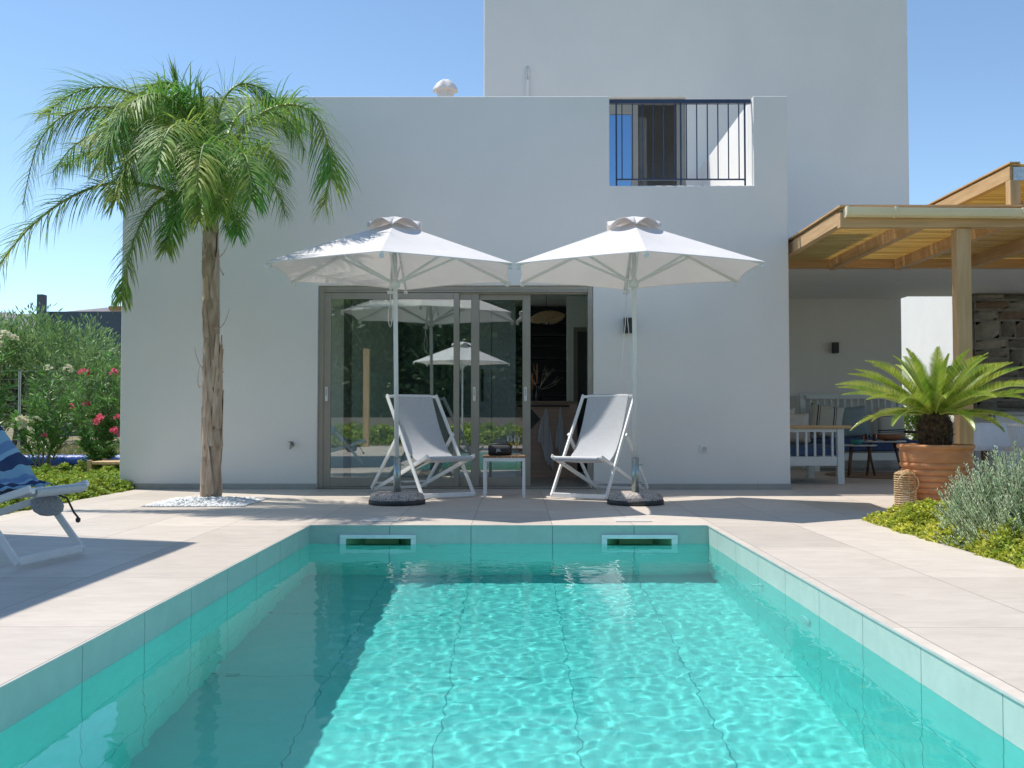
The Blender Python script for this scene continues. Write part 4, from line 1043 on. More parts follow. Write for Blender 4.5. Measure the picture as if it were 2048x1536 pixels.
for k,(dx,dy) in enumerate(((-.26,-.12),(-.20,.0),(-.12,-.14))):
    o = MB().lathe([(.025,0),(.03,.09),(.028,.09),(.023,.004)], 16, (4.98+dx,14.0+dy,.482)).build('amber_tumbler', glass('amber_glass%d'%k, (.65,.38,.25), .04, 1)); tag(o, 'amber tumbler beside the wooden bowl','glass','amber tumblers by the wooden bowl')
# dining table with cloth, rope chair, glasses
dt = thing('dining_table', 'dining table hidden under a pale cloth at the right edge of the patio', 'table', (6.1,11.7,0))
for x in (5.2,7.0):
    for y in (11.35,12.05): MB().box(x-.03,x+.03,y-.03,y+.03,0,.70).build('leg', M['walnut'], dt, world=True)
MB().box(5.08,7.1,11.25,12.15,.70,.728).build('tabletop', M['walnut'], dt, world=True)
P = []
per = [(5.03,11.20),(6.0,11.20),(7.15,11.20),(7.15,12.2),(6.0,12.2),(5.03,12.2)]
ring = []
for k in range(len(per)):
    a, b_ = Vector(per[k]), Vector(per[(k+1)%len(per)])
    for i in range(14): ring.append(a.lerp(b_, i/14))
c_ = Vector((6.1,11.7))
rows = [[(p_.x,p_.y,.737) for p_ in [c_+(q-c_)*.02 for q in ring]], [(q.x,q.y,.737) for q in ring]]
for k in range(1,5):
    rows.append([((c_+(q-c_)*(1+.008*k+.010*math.sin(i*.9)*k/4)).x,(c_+(q-c_)*(1+.012*k+.02*math.sin(i*.9)*k/4)).y,.737-.075*k) for i,q in enumerate(ring)])
o = MB().grid(rows, True).build('tablecloth', M['tablecloth'], smooth=True, solid=.003); tag(o,'pale cloth draped over the dining table','tablecloth')
rc = thing('rope_chair', 'white rope-backed dining chair behind the silver bush', 'chair', (5.5,10.75,0))
for sx_ in (-1,1):
    MB().tube([(sx_*.27,-.28,0),(sx_*.23,-.22,.43),(sx_*.29,-.30,.66)], .013, 8).build('leg', M['white'], rc, smooth=True)
    MB().tube([(sx_*.26,.26,0),(sx_*.23,.22,.43)], .013, 8).build('leg', M['white'], rc, smooth=True)
pts = [Vector((math.cos(R(a))*.32, -.02+math.sin(R(a))*.30, .70+.02*math.cos(R(a+90)))) for a in range(160,385,15)]
MB().tube([(p_.x,p_.y,.72) for p_ in pts], .014, 8).build('back_frame', M['white'], rc, smooth=True)
m = MB(); n_ = 46
for i in range(n_):
    a = R(163+214*i/(n_-1)); m.tube([(math.cos(a)*.32,-.02+math.sin(a)*.30,.72),(math.cos(a)*.27,math.sin(a)*.25,.47)], .005, 5)
m.build('rope_weave', mat('white_rope', (.66,.68,.70), rough=.8), rc)
cushion(MB(),-.25,.25,-.23,.25,.43,.50).build('seat', M['linen'], rc, smooth=True)
def tumbler(x,y,lab):
    o = MB().lathe([(.028,0),(.04,.11),(.0385,.11),(.026,.006)], 20, (x,y,.742)).build('water_glass', M['clear'], smooth=True); tag(o, lab, 'glass', 'glasses on the dining table')
tumbler(5.76,11.32,'water glass on the dining table, left of the pair'); tumbler(5.88,11.36,'water glass on the dining table, right of the pair')
tumbler(5.28,11.33,'water glass near the left edge of the pale tablecloth')
sb = thing('outdoor_counter', 'low plastered counter in front of the stone wall', 'counter', (8.0,14.9,0))
MB().box(6.9,9.4,14.7,15.4,0,.82).build('base', M['plaster'], sb, world=True); MB().box(6.85,9.42,14.66,15.42,.823,.88).build('worktop', M['plinth'], sb, world=True, bevel=.004)

# ------------------------------------------------------------------ pot + cycad + lantern
px_, py_ = 3.70, 9.02
pot = thing('terracotta_pot', 'large ribbed terracotta pot holding the cycad', 'pot', (px_,py_,0))
prof = [(.165,.0),(.175,.03)]
for i in range(120):
    f = i/119; z = .03+.46*f; r_ = .175+.127*math.sin(f*1.5)/math.sin(1.5); 
    prof.append((r_+(.010*(abs(math.sin(f*math.pi*8.5))**.6)*2-.010 if f < .84 else 0), z))
prof += [(.300,.505),(.303,.525),(.318,.53),(.325,.545),(.318,.562),(.300,.565),(.285,.555),(.282,.50)]
MB().lathe(prof, 56).build('body', M['terracotta'], pot, smooth=True)
MB().lathe([(.283,.50),(.283,.515),(.01,.53)], 32).build('soil', M['soil'], pot)
cy = thing('cycad', 'cycad palm with shaggy trunk and stiff yellow-green fronds in the pot', 'plant', (px_,py_,.51))
random.seed(21)
m = MB()
m.lathe([(.11,.0),(.135,.06),(.145,.15),(.14,.24),(.11,.31),(.06,.345),(.01,.35)], 24)
for i in range(1500):
    a = random.uniform(0,2*math.pi); z = random.uniform(.0,.33); r_ = .13+.012*math.sin(z*9) if z < .25 else .13-(z-.25)*.9
    q = Vector((math.cos(a)*r_,math.sin(a)*r_,z)); d_ = Vector((math.cos(a),math.sin(a),random.uniform(.1,1.3))).normalized(); s_ = d_.cross(Vector((0,0,1))).normalized()*random.uniform(.004,.009); L = random.uniform(.02,.05)
    m.add([q-s_,q+s_,q+d_*L],[(0,1,2)])
m.build('trunk', M['fibre'], cy)
def cyfrond(az, el0, L, curl, name='frond'):
    m = MB(); pts = []; p_ = Vector((math.cos(az)*.05,math.sin(az)*.05,.31)); el = el0; n = 26
    dr = Vector((math.cos(az),math.sin(az),0)); T = []
    for i in range(n+1):
        d_ = dr*math.cos(el)+Vector((0,0,math.sin(el))); pts.append(p_.copy()); T.append(d_); p_ += d_*(L/n); el -= curl/n*(1.6*i/n+.2)
    rc_ = MB().tube(pts, .0085, 5, r2=.003); m = MB()
    side = dr.cross(Vector((0,0,1)))
    for i in range(4, n*4):
        f = i/(n*4); k = f*n; a = int(k); q = pts[a].lerp(pts[min(a+1,n)], k-a); d_ = T[a]; up_ = side.cross(d_).normalized()
        ll = .115*L/.8*min(1,(f-.02)*5+.25)*(1 if f < .70 else max(.15,1-(f-.70)*2.7))*random.uniform(.88,1.08)
        for s in (-1,1):
            v = (side*s*.85+d_*.80+up_*.62+Vector((0,0,random.uniform(-.04,.04)))).normalized()
            wv = d_*.0033
            mid = q+v*ll*.55; tip = q+v*ll+up_*(-.010)
            m.add([q-wv,q+wv,mid+wv*.9,tip,mid-wv*.9],[(0,1,2,3,4)])
    fo = m.build(name, M['cycad'], cy); rc_.build('midrib', M['midrib'], fo); return fo
for k in range(16): cyfrond(2*math.pi*k/16+.1, R(random.uniform(18,30)), random.uniform(.80,.92), R(random.uniform(28,46)))
for k in range(14): cyfrond(2*math.pi*k/14+.35, R(random.uniform(38,52)), random.uniform(.76,.86), R(random.uniform(26,42)))
for k in range(9): cyfrond(2*math.pi*k/9+.2, R(random.uniform(55,70)), random.uniform(.62,.72), R(random.uniform(25,40)))
for k in range(7): cyfrond(2*math.pi*k/7+.25, R(random.uniform(4,12)), random.uniform(.62,.74), R(random.uniform(45,60)))
for k in range(3): cyfrond(2*math.pi*k/3+.9, R(random.uniform(78,84)), random.uniform(.50,.58), R(16))
lt = thing('rattan_lantern', 'rattan cane lantern with looped handle beside the terracotta pot', 'lantern', (3.395,8.93,0))
m = MB()
for i in range(15):
    z = .015+i*.0195; m.tube([(math.cos(2*math.pi*k/20)*.092,math.sin(2*math.pi*k/20)*.092,z) for k in range(21)], .0048, 5, caps=False)
for i in range(5):
    f = (i+1)/5.5; z = .30+.035*math.sin(f*math.pi/2); r_ = .092*math.cos(f*math.pi/2); m.tube([(math.cos(2*math.pi*k/20)*r_,math.sin(2*math.pi*k/20)*r_,z) for k in range(21)], .0048, 5, caps=False)
m.build('cane_rings', M['rattan'], lt, smooth=True)
m = MB()
for k in range(8):
    a = 2*math.pi*k/8; m.tube([(math.cos(a)*.088,math.sin(a)*.088,0),(math.cos(a)*.088,math.sin(a)*.088,.31),(math.cos(a)*.05,math.sin(a)*.05,.335)], .004, 5)
m.build('uprights', M['rattan'], lt)
MB().tube([(math.cos(R(a))*.088-.01,-.098,.235+math.sin(R(a))*.085) for a in range(-180,181,15)], .006, 6, caps=False).build('handle', M['rattan'], lt, smooth=True)
MB().lathe([(.045,.01),(.045,.16),(.043,.16),(.043,.014)], 16).build('glass_cylinder', M['clear'], lt)

# ------------------------------------------------------------------ foliage helpers
def leaf(m, p_, d_, L, W, nrm=None, droop=0.0, fold=False):
    s_ = d_.cross(nrm if nrm else Vector((random.uniform(-1,1),random.uniform(-1,1),random.uniform(-.3,1))))
    if s_.length < 1e-3: s_ = Vector((1,0,0))
    s_ = s_.normalized()*(W/2); mid = p_+d_*L*.5+Vector((0,0,-droop*L*.2)); tip = p_+d_*L+Vector((0,0,-droop*L))
    m.v += [tuple(p_), tuple(mid+s_), tuple(tip), tuple(mid-s_)]; n = len(m.v); m.f.append((n-4,n-3,n-2,n-1))
def rnd_dir(zmin=-1, zmax=1):
    a = random.uniform(0,2*math.pi); z = random.uniform(zmin,zmax); r_ = math.sqrt(max(0,1-z*z)); return Vector((r_*math.cos(a), r_*math.sin(a), z))

# ground cover: soft mounds of small leaf rosettes
def cover(name, label, mt, inside, box, height, dens, seed, ls=.030, edge_h=.5):
    random.seed(seed); m = MB(); x0,x1,y0,y1 = box; A = (x1-x0)*(y1-y0); n = int(A*dens)
    for _ in range(n):
        x = random.uniform(x0,x1); y = random.uniform(y0,y1); e_ = inside(x,y)
        if e_ <= 0: continue
        hh = height*(min(1,e_/.22)**.5)*(.62+.55*noise.noise(Vector((x*3.2,y*3.2,seed)))+.30*noise.noise(Vector((x*9,y*9,seed))))
        if hh < .01: hh = .01
        z = -.05+hh*random.choice((1,1,1,.9,.75,.5))+random.uniform(-.012,.02)
        p_ = Vector((x,y,z)); ax_ = (Vector((0,0,1))+rnd_dir()*.7).normalized()
        for k in range(5):
            d_ = (rnd_dir(-.1,.6)+ax_*.5).normalized(); leaf(m, p_, d_, ls*random.uniform(.7,1.25), ls*.5, droop=.1)
    o = m.build(name, mt); tag(o, label, 'ground cover', kind='stuff'); return o
def in_right(x,y): return min(x-(BX1-.02)+.10*noise.noise(Vector((x*2,y*3,1))), 8.0-y+ (0 if x < 3.6 else min(.9,(x-3.6)*2))+.08*noise.noise(Vector((x*4,y,1))), y-2.5)
cover('ground_cover', 'yellow-green low ground cover in the bed right of the pool deck', M['cover'], in_right, (2.6,4.4,3.6,8.9), .25, 5600, 31)
cover('ground_cover', 'yellow-green ground cover continuing in the right bed past the frame', M['cover'], in_right, (4.4,6.5,3.6,8.9), .22, 900, 32, ls=.05)
def in_left(x,y): return min((-4.23)-x+.06*noise.noise(Vector((x*2,y*3,1))), x+7.5, 13.3-y, y-6)
cover('ground_cover', 'light green low ground cover left of the villa corner', M['cover2'], in_left, (-7.2,-4.15,7.0,13.2), .26, 2200, 33, ls=.042)
so_ = MB().add([(2.70,2.5,-.045),(12,2.5,-.045),(12,7.9,-.045),(2.70,7.9,-.045)],[(0,1,2,3)]).add([(-9,2,-.045),(-4.25,2,-.045),(-4.25,13.4,-.045),(-9,13.4,-.045)],[(0,1,2,3)]).build('bed_soil', M['soil']); so_['kind'] = 'structure'

def silver_bush(name, label, c, rad, h, n, seed, mt):
    random.seed(seed); t = thing(name, label, 'bush', c); m = MB(); st_ = MB()
    for _ in range(n):
        d_ = rnd_dir(-.05,1); d_ = Vector((d_.x*rad, d_.y*rad, d_.z*h)); f = random.uniform(.25,1)**.5
        tipp = d_*f*(1+.18*noise.noise(d_*3+Vector((seed,0,0))))*random.uniform(.9,1.08); base = Vector((tipp.x*.45,tipp.y*.45,tipp.z*.35))
        L = random.uniform(.12,.24); dirn = ((tipp-base).normalized()+Vector((0,0,.55))+rnd_dir()*.15).normalized(); p0 = tipp-dirn*L
        st_.tube([p0,tipp],.0022,3,caps=False)
        for k in range(34):
            fk = k/34; q = p0+dirn*(L*fk); v = (rnd_dir(-.2,.8)*.8+dirn*.8).normalized(); leaf(m, q, v, random.uniform(.024,.038)*(1.15-.5*fk), .0062)
    m.build('foliage', mt, t); st_.build('stems', M['trunk'], t); return t
silver_bush('rosemary_bush','large silvery green bush spilling over the bed right of the deck',(3.22,6.45,-.03),.57,.66,3000,41,M['silver'])
silver_bush('rosemary_bush','silvery green bush behind at the right frame edge',(4.1,7.0,-.03),.60,.66,1700,42,M['silver'])

# ------------------------------------------------------------------ QUEEN PALM
PX_, PY_ = at(421,1000,9.85).x, 9.85
palm = thing('palm_tree', 'tall palm tree with arching feathery fronds and peeling trunk in white pebbles', 'palm', (PX_,PY_,0))
ptop = at(424,462,PY_)
m = MB(); pts = []; rr = []
for i in range(40):
    f = i/39; z = ptop.z*f; pts.append((.015*math.sin(f*5)+(ptop.x-PX_)*f, .01*math.sin(f*4+1), z)); rr.append(.098-.030*f+.006*math.sin(f*38)+.004*random.uniform(-1,1))
m.tube(pts, rr, 20)
m.build('trunk', M['bark'], palm, smooth=True)
MB().tube([(ptop.x-PX_,0,ptop.z-.02),(ptop.x-PX_,0,ptop.z+.12),(ptop.x-PX_+.005,0,ptop.z+.35)],[.068,.058,.022],14).build('crown_shaft', mat('crown_shaft', (.22,.26,.10), (.30,.20,.11), scale=8, stretch=(3,3,.7), rough=.7), palm, smooth=True)
random.seed(4); m = MB()
for i in range(46):   # husk plates
    z = random.uniform(0,ptop.z-.12); a = random.uniform(0,2*math.pi); f = z/ptop.z; r_ = .102-.030*f; wdt = random.uniform(.35,.8); hh = random.uniform(.25,.6); P = []
    xo = (ptop.x-PX_)*f+.015*math.sin(f*5)
    for u in range(6):
        row = []; fu = u/5
        for v in range(6):
            fv = v/5*2-1; t = a+fv*wdt*(1-.75*fu**1.5); off = .002+.007*fu**3*random.uniform(.2,1.2); row.append((xo+math.cos(t)*(r_+off), math.sin(t)*(r_+off), min(z+hh*fu, ptop.z)))
        P.append(row)
    m.grid(P)
m.build('husk', M['husk'], palm, smooth=True)
for z, a in ((1.25,.3),(1.28,2.2),(.75,1.0),(2.2,.5),(2.34,-1.2),(2.31,3.6),(1.66,5.2),(1.1,3.0)):
    pp_ = [Vector((math.cos(a+k*.25)*(.10+.012*k), math.sin(a+k*.25)*(.10+.012*k), z-.02*k+.012*k*k)) for k in range(6)]; MB().tube(pp_, .007, 5, r2=.002).build('dry_fibre', M['husk'], palm)
def frond(path, Lf=.50, dens=52, col='palm', wdt=.0115, stiff=.0, name='frond', start=.12, seed=0):
    """path: list of world points (control polygon); leaflets both sides, arching under gravity"""
    random.seed(seed)
    P0 = [Vector(p_) for p_ in path]; pts = []
    n = 40
    def cr(t):
        k = t*(len(P0)-1); i = min(int(k), len(P0)-2); u = k-i
        a = P0[max(i-1,0)]; b_ = P0[i]; c_ = P0[i+1]; d_ = P0[min(i+2,len(P0)-1)]
        return .5*((2*b_)+(c_-a)*u+(2*a-5*b_+4*c_-d_)*u*u+(3*b_-a-3*c_+d_)*u**3)
    pts = [cr(i/n) for i in range(n+1)]
    m = MB(); m.tube(pts, [.026*(1-i/n)**1.5+.004 for i in range(n+1)], 6)
    o = m; m2 = MB()
    for i in range(int(dens*3)):
        f = start+(1-start)*i/(dens*3); k = f*n; a = min(int(k),n-1); q = pts[a].lerp(pts[a+1],k-a); tg = (pts[a+1]-pts[a]).normalized()
        side = tg.cross(Vector((0,0,1)))
        if side.length < .15: side = tg.cross(Vector((0,1,0)))
        side.normalize(); up_ = side.cross(tg).normalized()
        LL = Lf*(.45+.55*math.sin(min(1,(f-start)/.3)*math.pi/2))*(1 if f < .7 else 1-(f-.7)*1.9)*random.uniform(.8,1.12)
        for s in (-1,1):
            ang = random.uniform(-.95,1.1); v = (side*s*math.cos(ang)*.85+up_*math.sin(ang)*.8+tg*(.55+.4*f)).normalized()
            seg = 4; p_ = q.copy(); wv = wdt*random.uniform(.8,1.15); sw_ = v.cross(up_ if abs(v.dot(up_)) < .9 else side).normalized(); row = []
            g_ = random.uniform(.20,.58)*(1-stiff)
            for u in range(seg+1):
                ww = wv*(1,1.1,.9,.6,.06)[u]/2; row.append((p_-sw_*ww, p_+sw_*ww)); v = (v+Vector((0,0,-g_*(.35+.25*u)))).normalized(); p_ = p_+v*(LL/seg)
            n0 = len(m2.v)
            for a_, b_ in row: m2.v.append(tuple(a_)); m2.v.append(tuple(b_))
            for u in range(seg): m2.f.append((n0+2*u,n0+2*u+1,n0+2*u+3,n0+2*u+2))
    fo = m2.build(name, M[col], palm, world=True)
    m.build('rachis', M['palmstem'], fo).data.transform(Matrix.Translation(-palm.location))
    return fo
def pth(*a): return [at(x,y,Y_) for (x,y,Y_) in a]
B = (424,452,9.85)
fr_list = [
 (pth(B,(400,325,9.8),(330,245,9.7),(235,215,9.6),(140,225,9.5),(78,285,9.4),(45,410,9.35)),.56,64),
 (pth(B,(375,402,9.7),(300,372,9.5),(215,368,9.4),(135,398,9.3),(60,455,9.25),(-5,535,9.2),(-25,580,9.2)),.40,60),
 (pth(B,(395,405,9.6),(345,392,9.3),(300,418,9.1),(268,480,9.0),(250,545,8.95),(243,598,8.95)),.34,54),
 (pth(B,(410,320,9.8),(375,235,9.6),(320,190,9.3),(265,205,9.0),(225,262,8.8),(205,330,8.7)),.52,54),
 (pth(B,(445,345,9.8),(490,255,9.7),(560,212,9.6),(622,222,9.5),(655,285,9.45),(662,345,9.4),(648,410,9.4)),.54,60),
 (pth(B,(415,340,9.6),(385,262,9.2),(350,250,8.7),(325,285,8.3),(312,345,8.1)),.44,50),
 (pth(B,(425,360,9.6),(420,300,9.1),(408,290,8.6),(398,330,8.2),(392,385,8.0)),.42,46),
 (pth(B,(450,380,9.6),(475,315,9.2),(492,315,8.8),(500,360,8.6),(505,400,8.5)),.42,44),
 (pth(B,(385,370,9.7),(330,310,9.4),(280,300,9.1),(245,345,8.9),(232,400,8.8)),.46,50),
 (pth(B,(395,300,9.95),(345,215,10.2),(285,190,10.5),(230,215,10.8),(190,270,11.0)),.44,46),
 (pth(B,(440,330,10.0),(470,240,10.35),(520,205,10.7),(570,215,11.0),(600,262,11.2)),.40,40),
 (pth(B,(425,300,10.0),(415,230,10.4),(400,205,10.8),(392,235,11.1)),.40,36),
 (pth(B,(380,380,9.9),(330,330,10.0),(260,300,10.1),(190,300,10.2),(130,330,10.3)),.40,46),
 (pth(B,(400,420,9.6),(368,418,9.3),(345,450,9.1),(332,500,9.0)),.32,34),
 (pth(B,(440,420,9.6),(458,408,9.3),(470,430,9.1),(476,470,9.0)),.30,30),
 (pth(B,(405,400,9.5),(385,370,9.1),(362,390,8.9),(350,440,8.8)),.38,34),
 (pth(B,(430,395,9.5),(440,360,9.1),(442,375,8.8),(440,425,8.6)),.36,34),
 (pth(B,(410,390,9.5),(408,365,9.0),(402,385,8.7),(398,440,8.55)),.36,34),
 (pth(B,(455,360,9.7),(500,300,9.5),(540,300,9.3),(560,350,9.2)),.40,38),
 (pth(B,(400,345,9.8),(350,270,9.7),(300,240,9.6),(250,262,9.5),(215,325,9.4)),.46,44),
 (pth(B,(420,300,9.8),(395,215,9.7),(362,185,9.6),(330,215,9.5),(318,265,9.5)),.44,40),
 (pth(B,(370,350,9.7),(300,275,9.5),(220,260,9.3),(150,290,9.1),(105,345,9.0)),.50,50),
 (pth(B,(395,320,9.9),(370,200,10.0),(335,165,10.0),(290,180,10.1),(262,225,10.1)),.44,42),
 (pth(B,(440,350,9.9),(480,260,10.0),(530,225,10.1),(580,245,10.1),(610,300,10.1)),.46,42),
 (pth(B,(440,400,9.8),(470,350,9.7),(520,345,9.6),(556,385,9.5),(570,430,9.5)),.36,34),
]
for i, (pa, Lf, dn) in enumerate(fr_list):
    frond(pa, Lf, dn, seed=100+i)
for i_, (pa, Lf, dn) in enumerate((
 (pth(B,(385,310,9.8),(310,215,9.8),(225,175,9.8),(150,185,9.75),(95,225,9.7)),.50,56),
 (pth(B,(430,300,9.85),(440,215,9.9),(475,170,9.95),(520,175,10.0),(556,205,10.0)),.42,44))):
    frond(pa, Lf, dn, seed=200+i_)
# spear leaves still folded
def spear(pa, seed, name='spear_leaf'):
    random.seed(seed); m = MB(); a, b_ = pa; ax_ = (b_-a)
    for i in range(90):
        f = random.uniform(.12,.92); q = a+ax_*f; L = ax_.length*random.uniform(.12,.30)*(1.1-f*.4); v = (ax_.normalized()+rnd_dir()*.13).normalized(); leaf(m, q, v, L, .016, droop=-.02)
    m.tube([a,b_],.010,5,r2=.002); m.build(name, M['palm'], palm, world=True)
spear(pth((424,430,9.85),(345,135,9.7)),1); spear(pth((424,430,9.85),(398,165,9.8)),2)
spear(pth((426,430,9.85),(432,200,10.0)),3)
# pebble bed
random.seed(8); bedc = Vector((PX_+.10,9.72,0)); m = MB()
ico = bmesh.new(); bmesh.ops.create_icosphere(ico, subdivisions=1, radius=1); iv = [v_.co.copy() for v_ in ico.verts]; iff = [tuple(v_.index for v_ in f_.verts) for f_ in ico.faces]; ico.free()
bed = [at(298,1014,1),at(525,1012,1)]
bx0_,bx1_,by0_,by1_ = PX_-.40, PX_+.50, 9.15, 10.05
n = 0
for _ in range(2600):
    x = random.uniform(bx0_,bx1_); y = random.uniform(by0_,by1_)
    if (x-PX_)**2+(y-PY_)**2 < .008: continue
    e_ = min(x-bx0_,bx1_-x,y-by0_,by1_-y); z = .004+.035*min(1,e_/.25)*random.uniform(.2,1)
    s_ = random.uniform(.010,.019); M3 = Matrix.Rotation(random.uniform(0,6),3,'Z') @ Matrix.Rotation(random.uniform(-.5,.5),3,'X'); sc_ = Vector((s_*random.uniform(.9,1.5), s_, s_*random.uniform(.55,.85)))
    m.add([Vector((x,y,z))+M3@Vector((v_.x*sc_.x,v_.y*sc_.y,v_.z*sc_.z)) for v_ in iv], iff)
o = m.build('pebbles', M['pebble'], smooth=True); tag(o,'white pebbles filling the square around the palm foot','pebbles',kind='stuff')
m = MB(); e_ = .012
m.box(bx0_-e_,bx1_+e_,by0_-e_,by0_,-.02,.004); m.box(bx0_-e_,bx1_+e_,by1_,by1_+e_,-.02,.004); m.box(bx0_-e_,bx0_,by0_,by1_,-.02,.004); m.box(bx1_,bx1_+e_,by0_,by1_,-.02,.004)
o = m.build('pebble_bed_edge', M['plinth']); o['kind'] = 'structure'

# ------------------------------------------------------------------ left background: oleanders, fence, tube, olive trees, walls
def flower(m, c, r_, n=7):
    for k in range(n):
        d_ = rnd_dir(-.3,1); q = c+d_*r_*.6
        for j in range(5): leaf(m, q, (rnd_dir(-.4,1)+d_).normalized(), r_*.75, r_*.6)
def oleander(label, base, stems, seed, flowers, L=.15, group='oleander bushes by the fence'):
    random.seed(seed); t = thing('oleander', label, 'shrub', base, 0, group); ms = MB(); ml = MB()
    for (tx_, ty_, tz_) in stems:
        tip = Vector((tx_,ty_,tz_)); p0 = Vector((tx_*.08,ty_*.08,0)); pts = []
        for i in range(7):
            f = i/6; pts.append(p0.lerp(tip,f)+Vector((tx_*.18*math.sin(f*3.1),0,.0))*-1)
        ms.tube(pts, .014, 6, r2=.005)
        for i in range(16):
            f = .32+.68*i/15; k = f*6; a = min(int(k),5); q = pts[a].lerp(pts[a+1],k-a); br_ = 1 if i % 2 else 0
            tg = (pts[a+1]-pts[a]).normalized()
            for j in range(5):
                v = (rnd_dir(-.1,.5)*.9+tg*.8).normalized(); leaf(ml, q, v, L*random.uniform(.7,1.15), .024, nrm=Vector((random.uniform(-.4,.4),random.uniform(-.4,.4),1)), droop=.15)
            if br_ and f > .4:
                v = (rnd_dir(.0,.6)+tg*.7).normalized(); e2 = q+v*random.uniform(.12,.26); ms.tube([q,e2],.005,4,r2=.003)
                for j in range(14):
                    ff = random.uniform(.4,1); leaf(ml, q.lerp(e2,ff), (rnd_dir(-.2,.7)+v*.7).normalized(), L*random.uniform(.6,1.05), .022, droop=.12)
    ms.build('stems', mat('oleander_stem', (.28,.27,.14), (.2,.18,.1), scale=10, rough=.8), t); ml.build('foliage', M['oleander'], t)
    for (x,y,z,r_,kind) in flowers:
        fm = MB(); flower(fm, Vector((0,0,0)), r_, 8); o = fm.build('flower_cluster', M[kind], t); o.location = (x,y,z)
    return t
def rel(px,py,Y_,b_): q = at(px,py,Y_); return (q.x-b_.x, q.y-b_.y, q.z-b_.z)
b1_ = at(83,968,12.6); b1_.z = 0
oleander('slender oleander with white flower clusters beside the striped towel', b1_,
  [rel(100,760,12.6,b1_),rel(65,815,12.5,b1_),rel(150,775,12.8,b1_),rel(135,810,12.6,b1_),rel(30,845,12.5,b1_),rel(85,790,12.9,b1_),rel(170,830,12.7,b1_)],51,
  [(*rel(45,848,12.4,b1_),.10,'petal'),(*rel(72,842,12.4,b1_),.06,'petal'),(*rel(96,738,12.6,b1_),.05,'petal'),(*rel(135,740,12.7,b1_),.06,'petal'),(*rel(88,872,12.4,b1_),.035,'pink')])
b2_ = at(200,955,13.2); b2_.z = 0
oleander('fuller oleander with pink and red flower clusters against the villa corner', b2_,
  [rel(170,760,13.2,b2_),rel(205,735,13.4,b2_),rel(232,760,13.3,b2_),rel(160,850,13.0,b2_),rel(215,810,13.1,b2_),rel(235,850,13.1,b2_),rel(185,800,13.5,b2_),rel(225,900,12.9,b2_),rel(140,790,13.5,b2_),rel(250,800,13.2,b2_),rel(175,890,12.9,b2_)],52,
  [(*rel(203,843,12.8,b2_),.085,'pink'),(*rel(168,748,13.2,b2_),.07,'pink'),(*rel(226,746,13.2,b2_),.055,'pink'),(*rel(140,814,13.1,b2_),.05,'pink'),(*rel(172,809,13.1,b2_),.055,'pink'),(*rel(234,866,12.9,b2_),.08,'pink'),(*rel(236,836,12.9,b2_),.05,'pink'),(*rel(170,760,13.2,b2_),.04,'petal')],.17)
b3_ = at(-10,960,12.2); b3_.z = 0
oleander('oleander at the left frame edge with cream flowers', b3_, [rel(-20,740,12.2,b3_),rel(5,690,12.2,b3_),rel(-35,660,12.3,b3_),rel(-8,800,12.3,b3_)],53,[(*rel(10,672,12.1,b3_),.07,'petal'),(*rel(28,678,12.1,b3_),.05,'petal'),(*rel(-5,690,12.1,b3_),.06,'petal')])
# fence
FYY = 17.5
fe = thing('wire_fence', 'galvanised wire mesh fence in front of the olive trees', 'fence', (-7,FYY,0))
for x in (at(39,800,FYY).x, at(39,800,FYY).x-2.4, at(39,800,FYY).x+2.4, at(39,800,FYY).x+4.8):
    MB().tube([(x,FYY,0),(x,FYY,1.6)], .022, 8).build('post', M['galv'], fe, world=True)
m = MB(); xa_, xb_ = -13, -4.6
for i in range(11): m.tube([(xa_,FYY-.03,.1+i*.15),(xb_,FYY-.03,.1+i*.15)], .0024, 4)
x = xa_
while x < xb_: m.tube([(x,FYY-.03,.1),(x,FYY-.03,1.6)], .0022, 4); x += .2
m.build('wire_mesh', mat('dull_wire', (.16,.17,.17), rough=.8), fe, world=True)
# raised rough ground + weeds behind
m = MB(); P = []
for i in range(30):
    row = []
    for j in range(30):
        x = -22+19*j/29; y = 15.2+30*i/29; row.append((x,y,-.065+ (0 if i == 0 else .25*min(1,i/5)*(.7+.6*noise.noise(Vector((x*.6,y*.6,0)))))))
    P.append(row)
gr_ = m.grid(P).build('rough_ground', M['earth'], smooth=True); gr_['kind'] = 'structure'
random.seed(61); m = MB()
for _ in range(15000):
    x = random.uniform(-12,-4.5); y = random.uniform(14.2,20.5) ; z = .0 if y < 16 else .15
    if noise.noise(Vector((x*.9,y*.9,4))) < -.15: continue
    leaf(m, Vector((x,y,z-.05)), (Vector((0,0,1))+rnd_dir()*.5).normalized(), random.uniform(.10,.32), .018, droop=.25)
o = m.build('weeds', M['grass']); tag(o,'dry and green weeds around the wire fence','weeds',kind='stuff')
# blue rolled cover and dark kerb
tube_y = 14.3; q0, q1 = at(30,921,tube_y), at(262,921,tube_y)
br_ = thing('cover_roll', 'long blue rolled pool cover lying behind the ground cover', 'pool cover', ((q0.x+q1.x)/2,tube_y,0))
pts = [(q0.x+(q1.x-q0.x)*i/30, tube_y+.01*math.sin(i), .20+.004*math.sin(i*1.7)) for i in range(31)]
MB().tube(pts, [.078+.004*math.sin(i*2.3) for i in range(31)], 18).build('roll', M['bluefoil'], br_, world=True, smooth=True)
m = MB()
for x in (q0.x+.3,(q0.x+q1.x)/2,q1.x-.3): m.box(x-.06,x+.06,tube_y-.08,tube_y+.08,-.07,.123)
m.build('support_block', M['trunk'], br_, world=True)
kb = MB().box(-9.5,-4.5,13.75,13.9,-.07,.05).build('garden_kerb', M['black'] , bevel=.01); kb['kind'] = 'structure'
